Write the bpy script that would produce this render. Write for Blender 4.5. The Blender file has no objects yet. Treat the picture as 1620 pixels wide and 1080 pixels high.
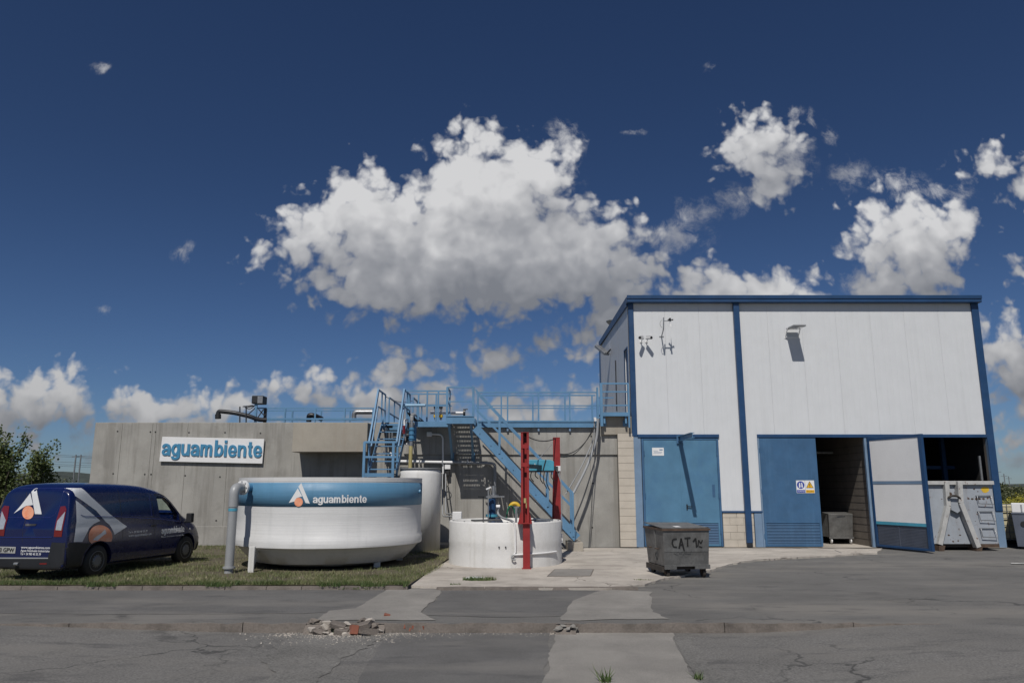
import bpy, bmesh, math, random
import numpy as np
from mathutils import Vector, Matrix, noise as mnoise
from mathutils.bvhtree import BVHTree
random.seed(7)
R = math.radians
SC = bpy.context.scene
COL = SC.collection
# ------------------------------------------------------------------ camera, light, exposure
EYE = 2.0; FPX = 1180.0; CX = 810.0; CY = 540.0; PITCH = R(10.95)
cam_d = bpy.data.cameras.new('camera'); cam = bpy.data.objects.new('camera', cam_d); COL.objects.link(cam)
cam.location = (0, 0, EYE); cam.rotation_euler = (R(90) + PITCH, 0, 0)
cam_d.sensor_width = 36.0; cam_d.lens = 36.0 * FPX / 1620.0
cam_d.clip_start = 0.1; cam_d.clip_end = 20000
SC.camera = cam
SC.view_settings.view_transform = 'Standard'; SC.view_settings.look = 'None'
SC.view_settings.gamma = 1.0; SC.view_settings.exposure = -0.22
SUN_DIR = Vector((0.22, 1.0, -1.33)).normalized()        # the way the light travels
SUN_EL = math.asin(-SUN_DIR.z); SUN_AZ = math.atan2(-SUN_DIR.x, -SUN_DIR.y)
sun_d = bpy.data.lights.new('sun', 'SUN'); sun_d.energy = 4.3; sun_d.angle = R(0.53); sun_d.color = (1.0, 0.955, 0.89)
sun = bpy.data.objects.new('sun', sun_d); COL.objects.link(sun); sun.location = (-10, -40, 60)
sun.rotation_euler = SUN_DIR.to_track_quat('-Z', 'Y').to_euler()

def pix_dir(px, py):
    a = (px - CX) / FPX; b = (CY - py) / FPX; c = math.cos(PITCH); s = math.sin(PITCH)
    return a, c - b * s, s + b * c
def at(px, py, Y):                      # world (x, z) where that sight line meets the upright plane y = Y
    a, y, z = pix_dir(px, py); return (a / y * Y, EYE + z / y * Y)
def gr(px, py, z=0.0):                  # world (x, y) on the level z
    a, y, zz = pix_dir(px, py); t = (z - EYE) / zz; return (a * t, y * t)
def X(px, py, Y): return at(px, py, Y)[0]
def Z(py, Y): return at(CX, py, Y)[1]

# ------------------------------------------------------------------ world: sky texture and clouds, laid out by direction
world = bpy.data.worlds.new('World'); SC.world = world; world.use_nodes = True
wt = world.node_tree; wt.nodes.clear()
def N(t, typ, **kw):
    n = t.nodes.new(typ)
    for k, v in kw.items(): setattr(n, k, v)
    return n
def mth(t, op, a, b=None, c=None, clamp=False):
    n = N(t, 'ShaderNodeMath', operation=op, use_clamp=clamp)
    for i, v in enumerate((a, b, c)):
        if v is None: continue
        if isinstance(v, (int, float)): n.inputs[i].default_value = v
        else: t.links.new(v, n.inputs[i])
    return n.outputs[0]
def vmth(t, op, a, b=None, c=None):
    n = N(t, 'ShaderNodeVectorMath', operation=op)
    for i, v in enumerate((a, b, c)):
        if v is None: continue
        if isinstance(v, (tuple, list)): n.inputs[i].default_value = v
        elif isinstance(v, (int, float)): n.inputs[3].default_value = v
        else: t.links.new(v, n.inputs[i])
    return n.outputs['Value'] if op in ('LENGTH', 'DISTANCE', 'DOT_PRODUCT') else n.outputs[0]
CLOUDS = [  # px, py, rx, ry, fill (1 solid ... 0.5 wisp)
 (735,392,218,68,1),(762,312,104,76,1),(605,345,95,52,1),(566,304,38,26,1),(655,445,140,48,1),(900,395,105,62,1),
 (505,365,52,48,1),(438,408,30,18,.95),(468,400,36,20,.95),(955,350,26,26,.9),(755,238,32,32,1),(838,275,52,44,1),(890,222,32,40,.62),(880,270,45,50,.6),(945,440,85,38,1),(820,440,150,50,1),
 (1015,408,62,26,.72),(1075,378,60,30,.62),(1110,330,50,24,.55),(1160,320,45,26,.52),(530,330,40,40,.9),(450,437,24,12,.6),
 (1205,235,56,44,.95),(1220,275,36,36,.9),(1180,215,26,24,.9),(1258,250,34,44,.55),
 (1245,177,24,10,.62),(1283,188,10,18,.55),(1310,215,14,18,.62),(1342,275,34,30,.6),(1420,295,62,28,.62),(1500,300,60,18,.55),(1585,262,66,34,.72),(1618,432,32,26,.75),
 (1440,398,74,50,1),(1400,435,46,46,.95),(1492,362,44,38,1),(1415,352,50,36,1),(1470,440,50,50,.85),(1350,440,30,24,.5),
 (1125,462,66,34,1),(1200,470,95,30,1),(1272,468,40,24,.95),(988,478,30,28,1),(965,512,42,40,1),(940,545,30,22,.6),
 (872,543,52,16,.85),(904,524,22,16,.9),(776,577,34,22,.95),(610,548,16,16,.6),(835,555,24,10,.6),
 (632,596,40,30,1),(600,632,96,22,1),(560,632,50,20,1),(700,615,48,14,.9),
 (484,608,32,18,.95),(458,614,26,10,.9),(424,609,26,12,.85),
 (362,640,36,20,.95),(400,648,60,20,.9),(235,652,90,24,1),(222,634,34,16,1),(305,662,70,16,.9),
 (70,622,72,28,.98),(20,645,70,36,.95),(120,655,60,20,.85),(96,592,32,12,.8),(132,578,18,10,.62),(160,582,14,7,.55),(298,398,28,18,.66),
 (140,690,45,26,.66),(40,690,90,26,.72),(170,720,60,18,.6),(820,652,110,26,.9),(885,634,60,20,.9),(965,628,50,22,.85),(700,650,90,20,.7),
 (1588,552,48,36,1),(1612,530,34,26,1),(1606,626,34,16,.85),(1600,690,60,30,.7),(1612,735,60,22,.66),(160,105,26,14,.40),(1000,213,28,8,.4),(1120,105,18,9,.42),(170,488,26,10,.42),(1650,600,70,90,.8),(-60,640,90,50,.9),(1720,300,110,60,.8),(-160,560,120,50,.8)]
def uvdir(px, py):
    a, y, z = pix_dir(px, py); return a / y, z / y
def density_group(name, fine):
    g = bpy.data.node_groups.new(name, 'ShaderNodeTree')
    g.interface.new_socket('P', in_out='INPUT', socket_type='NodeSocketVector')
    g.interface.new_socket('D', in_out='OUTPUT', socket_type='NodeSocketFloat')
    gi = N(g, 'NodeGroupInput'); go = N(g, 'NodeGroupOutput'); P = gi.outputs[0]
    def nz(src, scale, det, rough, dist=0):
        n = N(g, 'ShaderNodeTexNoise', noise_dimensions='2D'); n.inputs['Scale'].default_value = scale
        n.inputs['Detail'].default_value = det; n.inputs['Roughness'].default_value = rough; n.inputs['Distortion'].default_value = dist
        g.links.new(src, n.inputs['Vector']); return n
    n1 = nz(P, 10, 4, .6)
    PW = vmth(g, 'ADD', P, vmth(g, 'MULTIPLY_ADD', n1.outputs['Color'], (.044, .038, 0), (-.022, -.019, 0)))
    F = None
    for (px, py, rx, ry, fl) in [c_ for c_ in CLOUDS if c_[4] >= .7]:
        u, v = uvdir(px, py); u2, _ = uvdir(px + rx, py); _, v2 = uvdir(px, py - ry)
        ru = max(1e-4, u2 - u); rv = max(1e-4, v2 - v)
        q = vmth(g, 'MULTIPLY_ADD', PW, (1 / ru, 1 / rv, 0), (-u / ru, -v / rv, 0))
        L = vmth(g, 'LENGTH', q); r = min(ru, rv) * .65 + max(ru, rv) * .2
        f = mth(g, 'MULTIPLY_ADD', L, -r, r * 1.13 + .021 - (1 - fl) * .075)
        F = f if F is None else mth(g, 'MAXIMUM', F, f)
    n2 = nz(P, 26, 8 if fine else 2, .58)
    a1 = mth(g, 'MULTIPLY_ADD', n2.outputs[0], .052 if fine else .042, -.026 if fine else -.021)
    n3 = N(g, 'ShaderNodeTexVoronoi', feature='SMOOTH_F1', voronoi_dimensions='2D'); n3.inputs['Scale'].default_value = 30
    n3.inputs['Detail'].default_value = 2.0 if fine else 1.0; n3.inputs['Roughness'].default_value = .5; n3.inputs['Smoothness'].default_value = .3
    g.links.new(PW, n3.inputs['Vector'])
    a2 = mth(g, 'MULTIPLY_ADD', n3.outputs['Distance'], -.046, .020)
    g.links.new(mth(g, 'ADD', mth(g, 'ADD', F, a1), a2), go.inputs[0])
    if fine:
        W = None; nw = nz(PW, 22, 8, .68, .15)
        for (px, py, rx, ry, fl) in [c_ for c_ in CLOUDS if c_[4] < .7]:
            u, v = uvdir(px, py); u2, _ = uvdir(px + rx, py); _, v2 = uvdir(px, py - ry); ru, rv = u2 - u, v2 - v
            f = mth(g, 'MULTIPLY_ADD', vmth(g, 'LENGTH', vmth(g, 'MULTIPLY_ADD', PW, (1/ru, 1/rv, 0), (-u/ru, -v/rv, 0))), -1, 1.15 + (fl - .55))
            W = f if W is None else mth(g, 'MAXIMUM', W, f)
        k = N(g, 'ShaderNodeMapRange', interpolation_type='SMOOTHSTEP'); g.links.new(mth(g, 'ADD', mth(g, 'MULTIPLY', W, .30), mth(g, 'MULTIPLY_ADD', nw.outputs[0], 1.15, mth(g, 'MULTIPLY_ADD', n2.outputs[0], .6, -.33))), k.inputs[0]); k.inputs[1].default_value = .58; k.inputs[2].default_value = 1.12
        g.interface.new_socket('W', in_out='OUTPUT', socket_type='NodeSocketFloat'); g.links.new(mth(g, 'MULTIPLY', k.outputs[0], mth(g, 'MULTIPLY', W, 2.2, clamp=True)), go.inputs[1])
    return g
g_fine = density_group('cloud_density', True); g_soft = density_group('cloud_density_soft', False)
tc = N(wt, 'ShaderNodeTexCoord'); sep = N(wt, 'ShaderNodeSeparateXYZ'); wt.links.new(tc.outputs['Generated'], sep.inputs[0])
yy = mth(wt, 'MAXIMUM', mth(wt, 'ABSOLUTE', sep.outputs[1]), .12)
cmb = N(wt, 'ShaderNodeCombineXYZ')
wt.links.new(mth(wt, 'DIVIDE', sep.outputs[0], yy), cmb.inputs[0]); wt.links.new(mth(wt, 'DIVIDE', sep.outputs[2], yy), cmb.inputs[1])
def dens(vec, grp):
    n = N(wt, 'ShaderNodeGroup'); n.node_tree = grp; wt.links.new(vec, n.inputs[0]); return n.outputs[0]
P0 = cmb.outputs[0]
D0 = dens(P0, g_fine); W0 = D0.node.outputs[1]; DS = dens(P0, g_soft); D1 = dens(vmth(wt, 'ADD', P0, (-.016, .060, 0)), g_soft)
al = N(wt, 'ShaderNodeMapRange', interpolation_type='SMOOTHSTEP'); wt.links.new(D0, al.inputs[0])
al.inputs[1].default_value = -.008; al.inputs[2].default_value = .024; al.inputs[4].default_value = .97
SHADE = [(700,365,300,135,.44),(1440,400,110,85,.34),(630,605,100,45,.25),(70,628,100,40,.28),(250,655,110,30,.2),(1205,235,70,50,.15),(1590,560,70,50,.25),(484,608,50,24,.15),(776,577,44,28,.15)]
B = None
for (px, py, rx, ry, am) in SHADE:
    u, v = uvdir(px, py); u2, _ = uvdir(px + rx, py); _, v2 = uvdir(px, py - ry); ru, rv = u2 - u, v2 - v
    q = vmth(wt, 'MULTIPLY_ADD', P0, (1/ru, 1/rv, 0), (-u/ru, -v/rv, 0)); m_ = mth(wt, 'MULTIPLY', mth(wt, 'MULTIPLY_ADD', vmth(wt, 'LENGTH', q), -1.6, 2.9, clamp=True), vmth(wt, 'DOT_PRODUCT', q, (-.22*am, am, 0)))
    B = m_ if B is None else mth(wt, 'ADD', B, m_)
lit = mth(wt, 'MULTIPLY_ADD', mth(wt, 'SUBTRACT', DS, D1), 5.6, mth(wt, 'MULTIPLY_ADD', mth(wt, 'SUBTRACT', D0, DS), -1.8, mth(wt, 'ADD', B, .54)), clamp=True)
ramp = N(wt, 'ShaderNodeValToRGB'); wt.links.new(lit, ramp.inputs[0])
CR = ramp.color_ramp; CR.elements[0].position = 0; CR.elements[0].color = (.26, .275, .31, 1); CR.elements[1].position = 1; CR.elements[1].color = (.80, .80, .81, 1)
e = CR.elements.new(.45); e.color = (.43, .44, .47, 1); e = CR.elements.new(.72); e.color = (.60, .605, .625, 1)
hz = N(wt, 'ShaderNodeMapRange'); wt.links.new(sep.outputs[2], hz.inputs[0]); hz.inputs[1].default_value = 0; hz.inputs[2].default_value = .3; hz.inputs[3].default_value = .62; hz.inputs[4].default_value = 1
cc = vmth(wt, 'SCALE', ramp.outputs[0], 9.6); wt.links.new(mth(wt, 'MULTIPLY', hz.outputs[0], 9.6), cc.node.inputs[3])
sky = N(wt, 'ShaderNodeTexSky', sky_type='NISHITA'); sky.sun_disc = False; sky.sun_elevation = SUN_EL; sky.sun_rotation = SUN_AZ % (2 * math.pi)
sky.altitude = 800; sky.air_density = 1.0; sky.dust_density = .35; sky.ozone_density = 2.2
hz2 = N(wt, 'ShaderNodeMapRange', interpolation_type='SMOOTHSTEP'); wt.links.new(sep.outputs[2], hz2.inputs[0]); hz2.inputs[1].default_value = 0; hz2.inputs[2].default_value = .42; hz2.inputs[3].default_value = 1.30; hz2.inputs[4].default_value = 1
skc = vmth(wt, 'SCALE', vmth(wt, 'MULTIPLY', sky.outputs[0], (.25, .325, .455)), 1.0); wt.links.new(hz2.outputs[0], skc.node.inputs[3])
bg = N(wt, 'ShaderNodeBackground'); bg.inputs[1].default_value = .10; wt.links.new(skc, bg.inputs[0])
bg2 = N(wt, 'ShaderNodeBackground'); bg2.inputs[1].default_value = .10; wt.links.new(cc, bg2.inputs[0])
al2 = mth(wt, 'SUBTRACT', 1, mth(wt, 'MULTIPLY', mth(wt, 'SUBTRACT', 1, al.outputs[0]), mth(wt, 'MULTIPLY_ADD', W0, -.66, 1)))
ms = N(wt, 'ShaderNodeMixShader'); wt.links.new(al2, ms.inputs[0]); wt.links.new(bg.outputs[0], ms.inputs[1]); wt.links.new(bg2.outputs[0], ms.inputs[2])
wo = N(wt, 'ShaderNodeOutputWorld'); wt.links.new(ms.outputs[0], wo.inputs[0])
world.cycles.sampling_method = 'MANUAL'; world.cycles.sample_map_resolution = 512
# ------------------------------------------------------------------ helpers
def setp(o, label=None, cat=None, group=None, kind=None):
    for k, v in (('label', label), ('category', cat), ('group', group), ('kind', kind)):
        if v: o[k] = v
    return o
def thing(name, label, cat, loc=(0, 0, 0), rotz=0, group=None):
    o = bpy.data.objects.new(name, None); COL.objects.link(o)
    o.location = loc; o.rotation_euler = (0, 0, rotz); o.empty_display_size = .1
    return setp(o, label, cat, group)
def world_loc(o):
    v = Vector((0, 0, 0))
    while o is not None: v += o.location; o = o.parent
    return v
class MB:
    def __init__(s): s.v = []; s.f = []; s.sm = []
    def add(s, vs, fs, smooth=False):
        n = len(s.v); s.v += [tuple(v) for v in vs]; s.f += [tuple(i + n for i in f) for f in fs]; s.sm += [smooth] * len(fs); return s
    def box(s, x0, x1, y0, y1, z0, z1):
        if x0 > x1: x0, x1 = x1, x0
        if y0 > y1: y0, y1 = y1, y0
        if z0 > z1: z0, z1 = z1, z0
        return s.add([(x0,y0,z0),(x1,y0,z0),(x1,y1,z0),(x0,y1,z0),(x0,y0,z1),(x1,y0,z1),(x1,y1,z1),(x0,y1,z1)],
                     [(0,3,2,1),(4,5,6,7),(0,1,5,4),(1,2,6,5),(2,3,7,6),(3,0,4,7)])
    def bar(s, p, q, w, h=None, up=(0, 0, 1)):
        h = h or w; p = Vector(p); q = Vector(q); d = (q - p).normalized(); up = Vector(up)
        if abs(d.dot(up)) > .95: up = Vector((0, 1, 0))
        a = d.cross(up).normalized() * w / 2; b = a.cross(d).normalized() * h / 2
        vs = [p - a - b, p + a - b, p + a + b, p - a + b, q - a - b, q + a - b, q + a + b, q - a + b]
        return s.add(vs, [(0,1,2,3),(7,6,5,4),(0,4,5,1),(1,5,6,2),(2,6,7,3),(3,7,4,0)])
    def tube(s, pts, r, n=10, cap=True):
        pts = [Vector(p) for p in pts]; m = len(pts); rr = r if isinstance(r, (list, tuple)) else [r] * m
        t0 = (pts[1] - pts[0]).normalized(); a = t0.orthogonal().normalized(); vs = []
        for i in range(m):
            t = (pts[min(i + 1, m - 1)] - pts[max(i - 1, 0)]).normalized()
            a = (a - t * a.dot(t)).normalized(); b = t.cross(a)
            for k in range(n):
                an = 2 * math.pi * k / n; vs.append(pts[i] + (a * math.cos(an) + b * math.sin(an)) * rr[i])
        fs = [(i*n+k, i*n+(k+1)%n, (i+1)*n+(k+1)%n, (i+1)*n+k) for i in range(m-1) for k in range(n)]
        s.add(vs, fs, True)
        if cap: s.add(vs[:n], [tuple(range(n))[::-1]]); s.add(vs[-n:], [tuple(range(n))])
        return s
    def lathe(s, prof, c=(0, 0), n=48, smooth=True):
        vs = [(c[0] + r*math.cos(2*math.pi*k/n), c[1] + r*math.sin(2*math.pi*k/n), z) for r, z in prof for k in range(n)]
        m = len(prof); fs = [(i*n+k, i*n+(k+1)%n, (i+1)*n+(k+1)%n, (i+1)*n+k) for i in range(m-1) for k in range(n)]
        return s.add(vs, fs, smooth)
    def prism(s, poly, y0, y1, axis='y'):    # poly in (x,z) for axis y, (x,y) for z, (y,z) for x
        n = len(poly)
        def mk(p, t): return {'y': (p[0], t, p[1]), 'z': (p[0], p[1], t), 'x': (t, p[0], p[1])}[axis]
        vs = [mk(p, y0) for p in poly] + [mk(p, y1) for p in poly]
        return s.add(vs, [tuple(range(n)), tuple(range(2*n-1, n-1, -1))] + [(i, i+n, (i+1)%n+n, (i+1)%n) for i in range(n)])
    def disc(s, c, r, h, axis='z', n=24):
        c = Vector(c); d = {'x': Vector((1,0,0)), 'y': Vector((0,1,0)), 'z': Vector((0,0,1))}[axis] * h
        return s.tube([c, c + d], r, n)
    def build(s, name, mat, parent=None, bevel=0, local=False, fixn=True, seg=1):
        me = bpy.data.meshes.new(name); off = Vector((0,0,0)) if (local or parent is None) else world_loc(parent)
        me.from_pydata([tuple(Vector(v) - off) for v in s.v] if off.length else s.v, [], s.f)
        me.polygons.foreach_set('use_smooth', s.sm)
        if fixn:
            bm = bmesh.new(); bm.from_mesh(me); bmesh.ops.recalc_face_normals(bm, faces=bm.faces); bm.to_mesh(me); bm.free()
        me.update(); o = bpy.data.objects.new(name, me); COL.objects.link(o)
        if parent is not None: o.parent = parent
        for m in (mat if isinstance(mat, (list, tuple)) else [mat]): me.materials.append(m)
        if bevel:
            b = o.modifiers.new('bevel', 'BEVEL'); b.width = bevel; b.segments = seg; b.limit_method = 'ANGLE'; b.angle_limit = R(50)
        return o
def bend(pts, n=6):           # rounded polyline corners
    pts = [Vector(p) for p in pts]; out = [pts[0]]
    for i in range(1, len(pts) - 1):
        p, a, b = pts[i], pts[i-1], pts[i+1]; r = min((a-p).length, (b-p).length) * .45; r = min(r, BR[0])
        u = p + (a - p).normalized() * r; w = p + (b - p).normalized() * r
        for k in range(n + 1):
            t = k / n; out.append(u*(1-t)**2 + p*2*t*(1-t) + w*t*t)
    return out + [pts[-1]]
BR = [.12]
def sag(p, q, d, n=12):
    p = Vector(p); q = Vector(q); return [p.lerp(q, i/n) - Vector((0,0,d*4*(i/n)*(1-i/n))) for i in range(n+1)]
def text_mesh(body, size, ext=.002, bold=.0, align='LEFT', res=3, spacing=1.0):
    c = bpy.data.curves.new('lettering', 'FONT'); c.body = body; c.size = size; c.extrude = ext; c.offset = bold; c.align_x = align; c.resolution_u = res; c.space_character = spacing
    o = bpy.data.objects.new('tmp', c); COL.objects.link(o); bpy.context.view_layer.update()
    me = bpy.data.meshes.new_from_object(o.evaluated_get(bpy.context.evaluated_depsgraph_get()))
    vs = [tuple(v.co) for v in me.vertices]; fs = [tuple(p.vertices) for p in me.polygons]
    bpy.data.objects.remove(o); bpy.data.curves.remove(c); bpy.data.meshes.remove(me)
    return vs, fs
def text(body, width, height, fn, mat, parent, name='lettering', ext=.002, bold=.0, local=False):
    """lettering scaled to width x height (of its own bounding box) and mapped by fn(u, v, w) to 3-D"""
    vs, fs = text_mesh(body, 1.0, ext, bold)
    x0 = min(v[0] for v in vs); x1 = max(v[0] for v in vs); y0 = min(v[1] for v in vs); y1 = max(v[1] for v in vs)
    m = MB(); m.add([fn((v[0]-x0)/(x1-x0)*width, (v[1]-y0)/(y1-y0)*height, v[2]) for v in vs], fs)
    return m.build(name, mat, parent, local=local, fixn=False)
GLY = {'a': (.80, [(.23, [(.62,.0),(.62,.25),(.62,.62),(.53,.82),(.34,.895),(.17,.83),(.11,.66)]), (.21, [(.60,.57),(.40,.51),(.19,.43),(.115,.26),(.19,.12),(.35,.095),(.50,.17),(.60,.34)])]),
 'g': (.80, [(.22, 'ring'), (.23, [(.62,1.0),(.62,.5),(.62,.0),(.55,-.18),(.34,-.25),(.16,-.19),(.11,-.06)])]),
 'u': (.80, [(.23, [(.12,1.0),(.12,.6),(.13,.3),(.21,.135),(.36,.10),(.52,.19),(.60,.38)]), (.23, [(.62,1.0),(.62,0)])]),
 'm': (1.18, [(.23, [(.12,0),(.12,1.0)]), (.22, [(.13,.62),(.20,.81),(.33,.895),(.46,.84),(.50,.66),(.50,.3),(.50,0)]), (.22, [(.51,.62),(.58,.81),(.72,.895),(.85,.84),(.89,.66),(.89,.3),(.89,0)])]),
 'b': (.80, [(.23, [(.12,0),(.12,1.38)]), (.22, 'ring2')]), 'i': (.34, [(.23, [(.12,0),(.12,1.0)]), (.23, [(.12,1.15),(.12,1.38)])]),
 'e': (.80, [(.22, [(.62,.29),(.52,.13),(.36,.095),(.19,.19),(.11,.5),(.19,.81),(.36,.905),(.54,.81),(.61,.6),(.615,.43)]), (.17, [(.12,.46),(.69,.46)])]),
 'n': (.80, [(.23, [(.12,0),(.12,1.0)]), (.23, [(.13,.60),(.22,.82),(.38,.895),(.54,.83),(.60,.64),(.60,.3),(.60,0)])]),
 't': (.50, [(.23, [(.22,1.28),(.22,.5),(.225,.25),(.29,.11),(.43,.10)]), (.16, [(.02,.92),(.42,.92)])])}
def smooth2(pts, n=5):
    if len(pts) < 3: return [(pts[0][0]+(pts[1][0]-pts[0][0])*i/4, pts[0][1]+(pts[1][1]-pts[0][1])*i/4) for i in range(5)]
    Q = [pts[0]] + list(pts) + [pts[-1]]; out = []
    for i in range(1, len(Q)-2):
        for k in range(n):
            u = k/n; out.append(tuple(.5*(2*Q[i][j]+(Q[i+1][j]-Q[i-1][j])*u+(2*Q[i-1][j]-5*Q[i][j]+4*Q[i+1][j]-Q[i+2][j])*u*u+(3*Q[i][j]-Q[i-1][j]-3*Q[i+1][j]+Q[i+2][j])*u**3) for j in (0,1)))
    return out + [pts[-1]]
def wordmark(body, width, height, fn, mat, parent, depth=.004, local=False, name='lettering'):
    # bold grotesque letters drawn as thick strokes, each a hair higher than the last
    tot = sum(GLY[c][0] for c in body) - .1; x = 0; m = MB(); y0, y1 = -.36, 1.38; k = 0
    for c in body:
        for w, pts in GLY[c][1]:
            k = (k + 1) % 4; d = depth + k*.0005
            if pts in ('ring', 'ring2'):
                cx_ = .35 if pts == 'ring' else .39; pts = [(cx_+.245*math.cos(a), .5+.395*math.sin(a)) for a in [2*math.pi*i/28 for i in range(29)]]
            else: pts = smooth2(pts)
            L_ = []; R_ = []
            for i in range(len(pts)):
                a = pts[max(0,i-1)]; b = pts[min(len(pts)-1,i+1)]; tx, ty = b[0]-a[0], b[1]-a[1]; l = math.hypot(tx, ty) or 1; ww_ = w*(.86+.14*abs(ty/l))/2; nx, ny = -ty/l*ww_, tx/l*ww_; L_.append((pts[i][0]+nx, pts[i][1]+ny)); R_.append((pts[i][0]-nx, pts[i][1]-ny))
            f_ = lambda p, dd: fn((x+p[0])/tot*width, (p[1]-y0)/(y1-y0)*height, dd); n = len(pts)
            vs = [f_(p, d) for p in L_] + [f_(p, d) for p in R_] + [f_(p, 0) for p in L_] + [f_(p, 0) for p in R_]
            fs = [(i, i+n, i+n+1, i+1) for i in range(n-1)] + [(i+1, i+1+2*n, i+2*n, i) for i in range(n-1)] + [(i+n, i+3*n, i+3*n+1, i+n+1) for i in range(n-1)] + [(0, 2*n, 3*n, n), (n-1, 2*n-1, 4*n-1, 3*n-1)]
            m.add(vs, fs)
        x += GLY[c][0]
    return m.build(name, mat, parent, local=local, fixn=True)
# ------------------------------------------------------------------ materials
def mat(name, col, rough=.6, metal=0, var=.12, scale=2.0, fine=.06, fscale=60, streak=0, bump=.0, bscale=60, col2=None, dirt=0, dirtcol=(.09,.075,.06), dscale=1.5, rust=0, spec=.5, coat=0, dthr=.55):
    m = bpy.data.materials.new(name); m.use_nodes = True; t = m.node_tree; b = t.nodes['Principled BSDF']
    tcn = N(t, 'ShaderNodeTexCoord'); P = tcn.outputs['Object']
    def noise(sc, det=5, rg=.6, vec=P):
        n = N(t, 'ShaderNodeTexNoise'); n.inputs['Scale'].default_value = sc; n.inputs['Detail'].default_value = det; n.inputs['Roughness'].default_value = rg
        t.links.new(vec, n.inputs['Vector']); return n.outputs[0]
    def mixc(fac, a, bb, mode='MIX'):
        n = N(t, 'ShaderNodeMix', data_type='RGBA', blend_type=mode)
        for i, v in ((0, fac), (6, a), (7, bb)):
            if isinstance(v, (int, float)): n.inputs[i].default_value = v
            elif isinstance(v, tuple): n.inputs[i].default_value = (*v[:3], 1)
            else: t.links.new(v, n.inputs[i])
        return n.outputs[2]
    def rng(v, a, b2, c=0, d=1):
        n = N(t, 'ShaderNodeMapRange'); t.links.new(v, n.inputs[0])
        for i, x in zip((1, 2, 3, 4), (a, b2, c, d)): n.inputs[i].default_value = x
        return n.outputs[0]
    c2 = col2 or tuple(c * (1 - var * 2) for c in col)
    c = mixc(rng(noise(scale), .3, .7), c2, tuple(min(1, x * (1 + var * .5)) for x in col))
    if fine:
        f = rng(noise(fscale, 3), .3, .7, 1 - fine, 1 + fine); n = N(t, 'ShaderNodeMix', data_type='RGBA', blend_type='MULTIPLY'); n.inputs[0].default_value = 1
        t.links.new(c, n.inputs[6]); cb = N(t, 'ShaderNodeCombineColor'); [t.links.new(f, cb.inputs[i]) for i in range(3)]; t.links.new(cb.outputs[0], n.inputs[7]); c = n.outputs[2]
    if streak:
        mp = N(t, 'ShaderNodeMapping'); mp.inputs['Scale'].default_value = (3.2, 3.2, .22); t.links.new(P, mp.inputs[0])
        c = mixc(rng(noise(1.6, 6, .65, mp.outputs[0]), .52, .78, 0, streak), c, dirtcol)
    if dirt: c = mixc(rng(noise(dscale, 8, .68), dthr, dthr + .18, 0, dirt), c, dirtcol)
    if rust: c = mixc(rng(noise(7, 6, .7), .66 - rust*.1, .70 - rust*.1, 0, .85), c, (.13, .05, .022))
    t.links.new(c, b.inputs['Base Color']); b.inputs['Metallic'].default_value = metal
    t.links.new(rng(noise(scale * 3), .3, .7, max(.02, rough - .08), min(1, rough + .08)), b.inputs['Roughness'])
    b.inputs['Specular IOR Level'].default_value = spec
    if coat: b.inputs['Coat Weight'].default_value = coat; b.inputs['Coat Roughness'].default_value = .06
    if bump:
        bn = N(t, 'ShaderNodeBump'); bn.inputs['Strength'].default_value = bump; bn.inputs['Distance'].default_value = .02
        t.links.new(noise(bscale, 6), bn.inputs['Height']); t.links.new(bn.outputs[0], b.inputs['Normal'])
    return m
M = {}
M['clad'] = mat('white_cladding', (.625,.64,.655), .45, var=.02, fine=.015, streak=.22, dirtcol=(.42,.43,.43))
M['trim'] = mat('dark_blue_trim', (.018,.060,.150), .4, var=.10, fine=.03, dirt=.25, dirtcol=(.06,.10,.17), dthr=.58)
M['door'] = mat('faded_blue_door_paint', (.082,.20,.32), .5, var=.08, fine=.02, streak=.35, dirtcol=(.045,.13,.27), dirt=.35, dscale=1.1, dthr=.5)
M['door2'] = mat('saturated_blue_door_paint', (.045,.118,.230), .5, var=.10, fine=.03, streak=.5, dirtcol=(.075,.175,.31), dirt=.3, dthr=.55)
M['pillar'] = mat('pale_blue_column_paint', (.17,.255,.37), .5, var=.08, streak=.3, dirtcol=(.10,.13,.18))
M['blue'] = mat('sky_blue_steel_paint', (.115,.25,.405), .45, var=.10, fine=.03, dirt=.22, dirtcol=(.05,.14,.30), dscale=4)
M['red'] = mat('red_steel_paint', (.30,.022,.022), .5, var=.18, fine=.05, dirt=.4, dirtcol=(.13,.03,.03), dscale=4, dthr=.52)
M['box'] = mat('light_blue_machine_paint', (.075,.33,.46), .45, var=.08, dirt=.3, dirtcol=(.05,.2,.3), dscale=6)
M['block'] = mat('cream_block', (.52,.47,.40), .85, var=.07, fine=.06, fscale=90, bump=.25, bscale=90, streak=.25, dirtcol=(.30,.26,.2))
M['mortar'] = mat('mortar', (.26,.24,.21), .9)
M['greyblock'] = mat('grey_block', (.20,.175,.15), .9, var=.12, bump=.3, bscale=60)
M['conc'] = mat('weathered_concrete', (.335,.325,.30), .85, var=.13, scale=.9, fine=.09, fscale=45, streak=.75, dirtcol=(.15,.142,.128), dirt=.5, dscale=1.3, bump=.25, bscale=35)
M['conc2'] = mat('newer_concrete', (.35,.32,.27), .85, var=.10, scale=.8, fine=.06, fscale=55, streak=.35, dirtcol=(.24,.165,.11), bump=.18, bscale=40)
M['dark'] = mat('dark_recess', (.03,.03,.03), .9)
M['tank'] = mat('white_fibreglass', (.69,.69,.68), .38, var=.04, scale=1.2, fine=.03, fscale=30, streak=.14, dirtcol=(.45,.44,.40), bump=.10, bscale=5)
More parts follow.
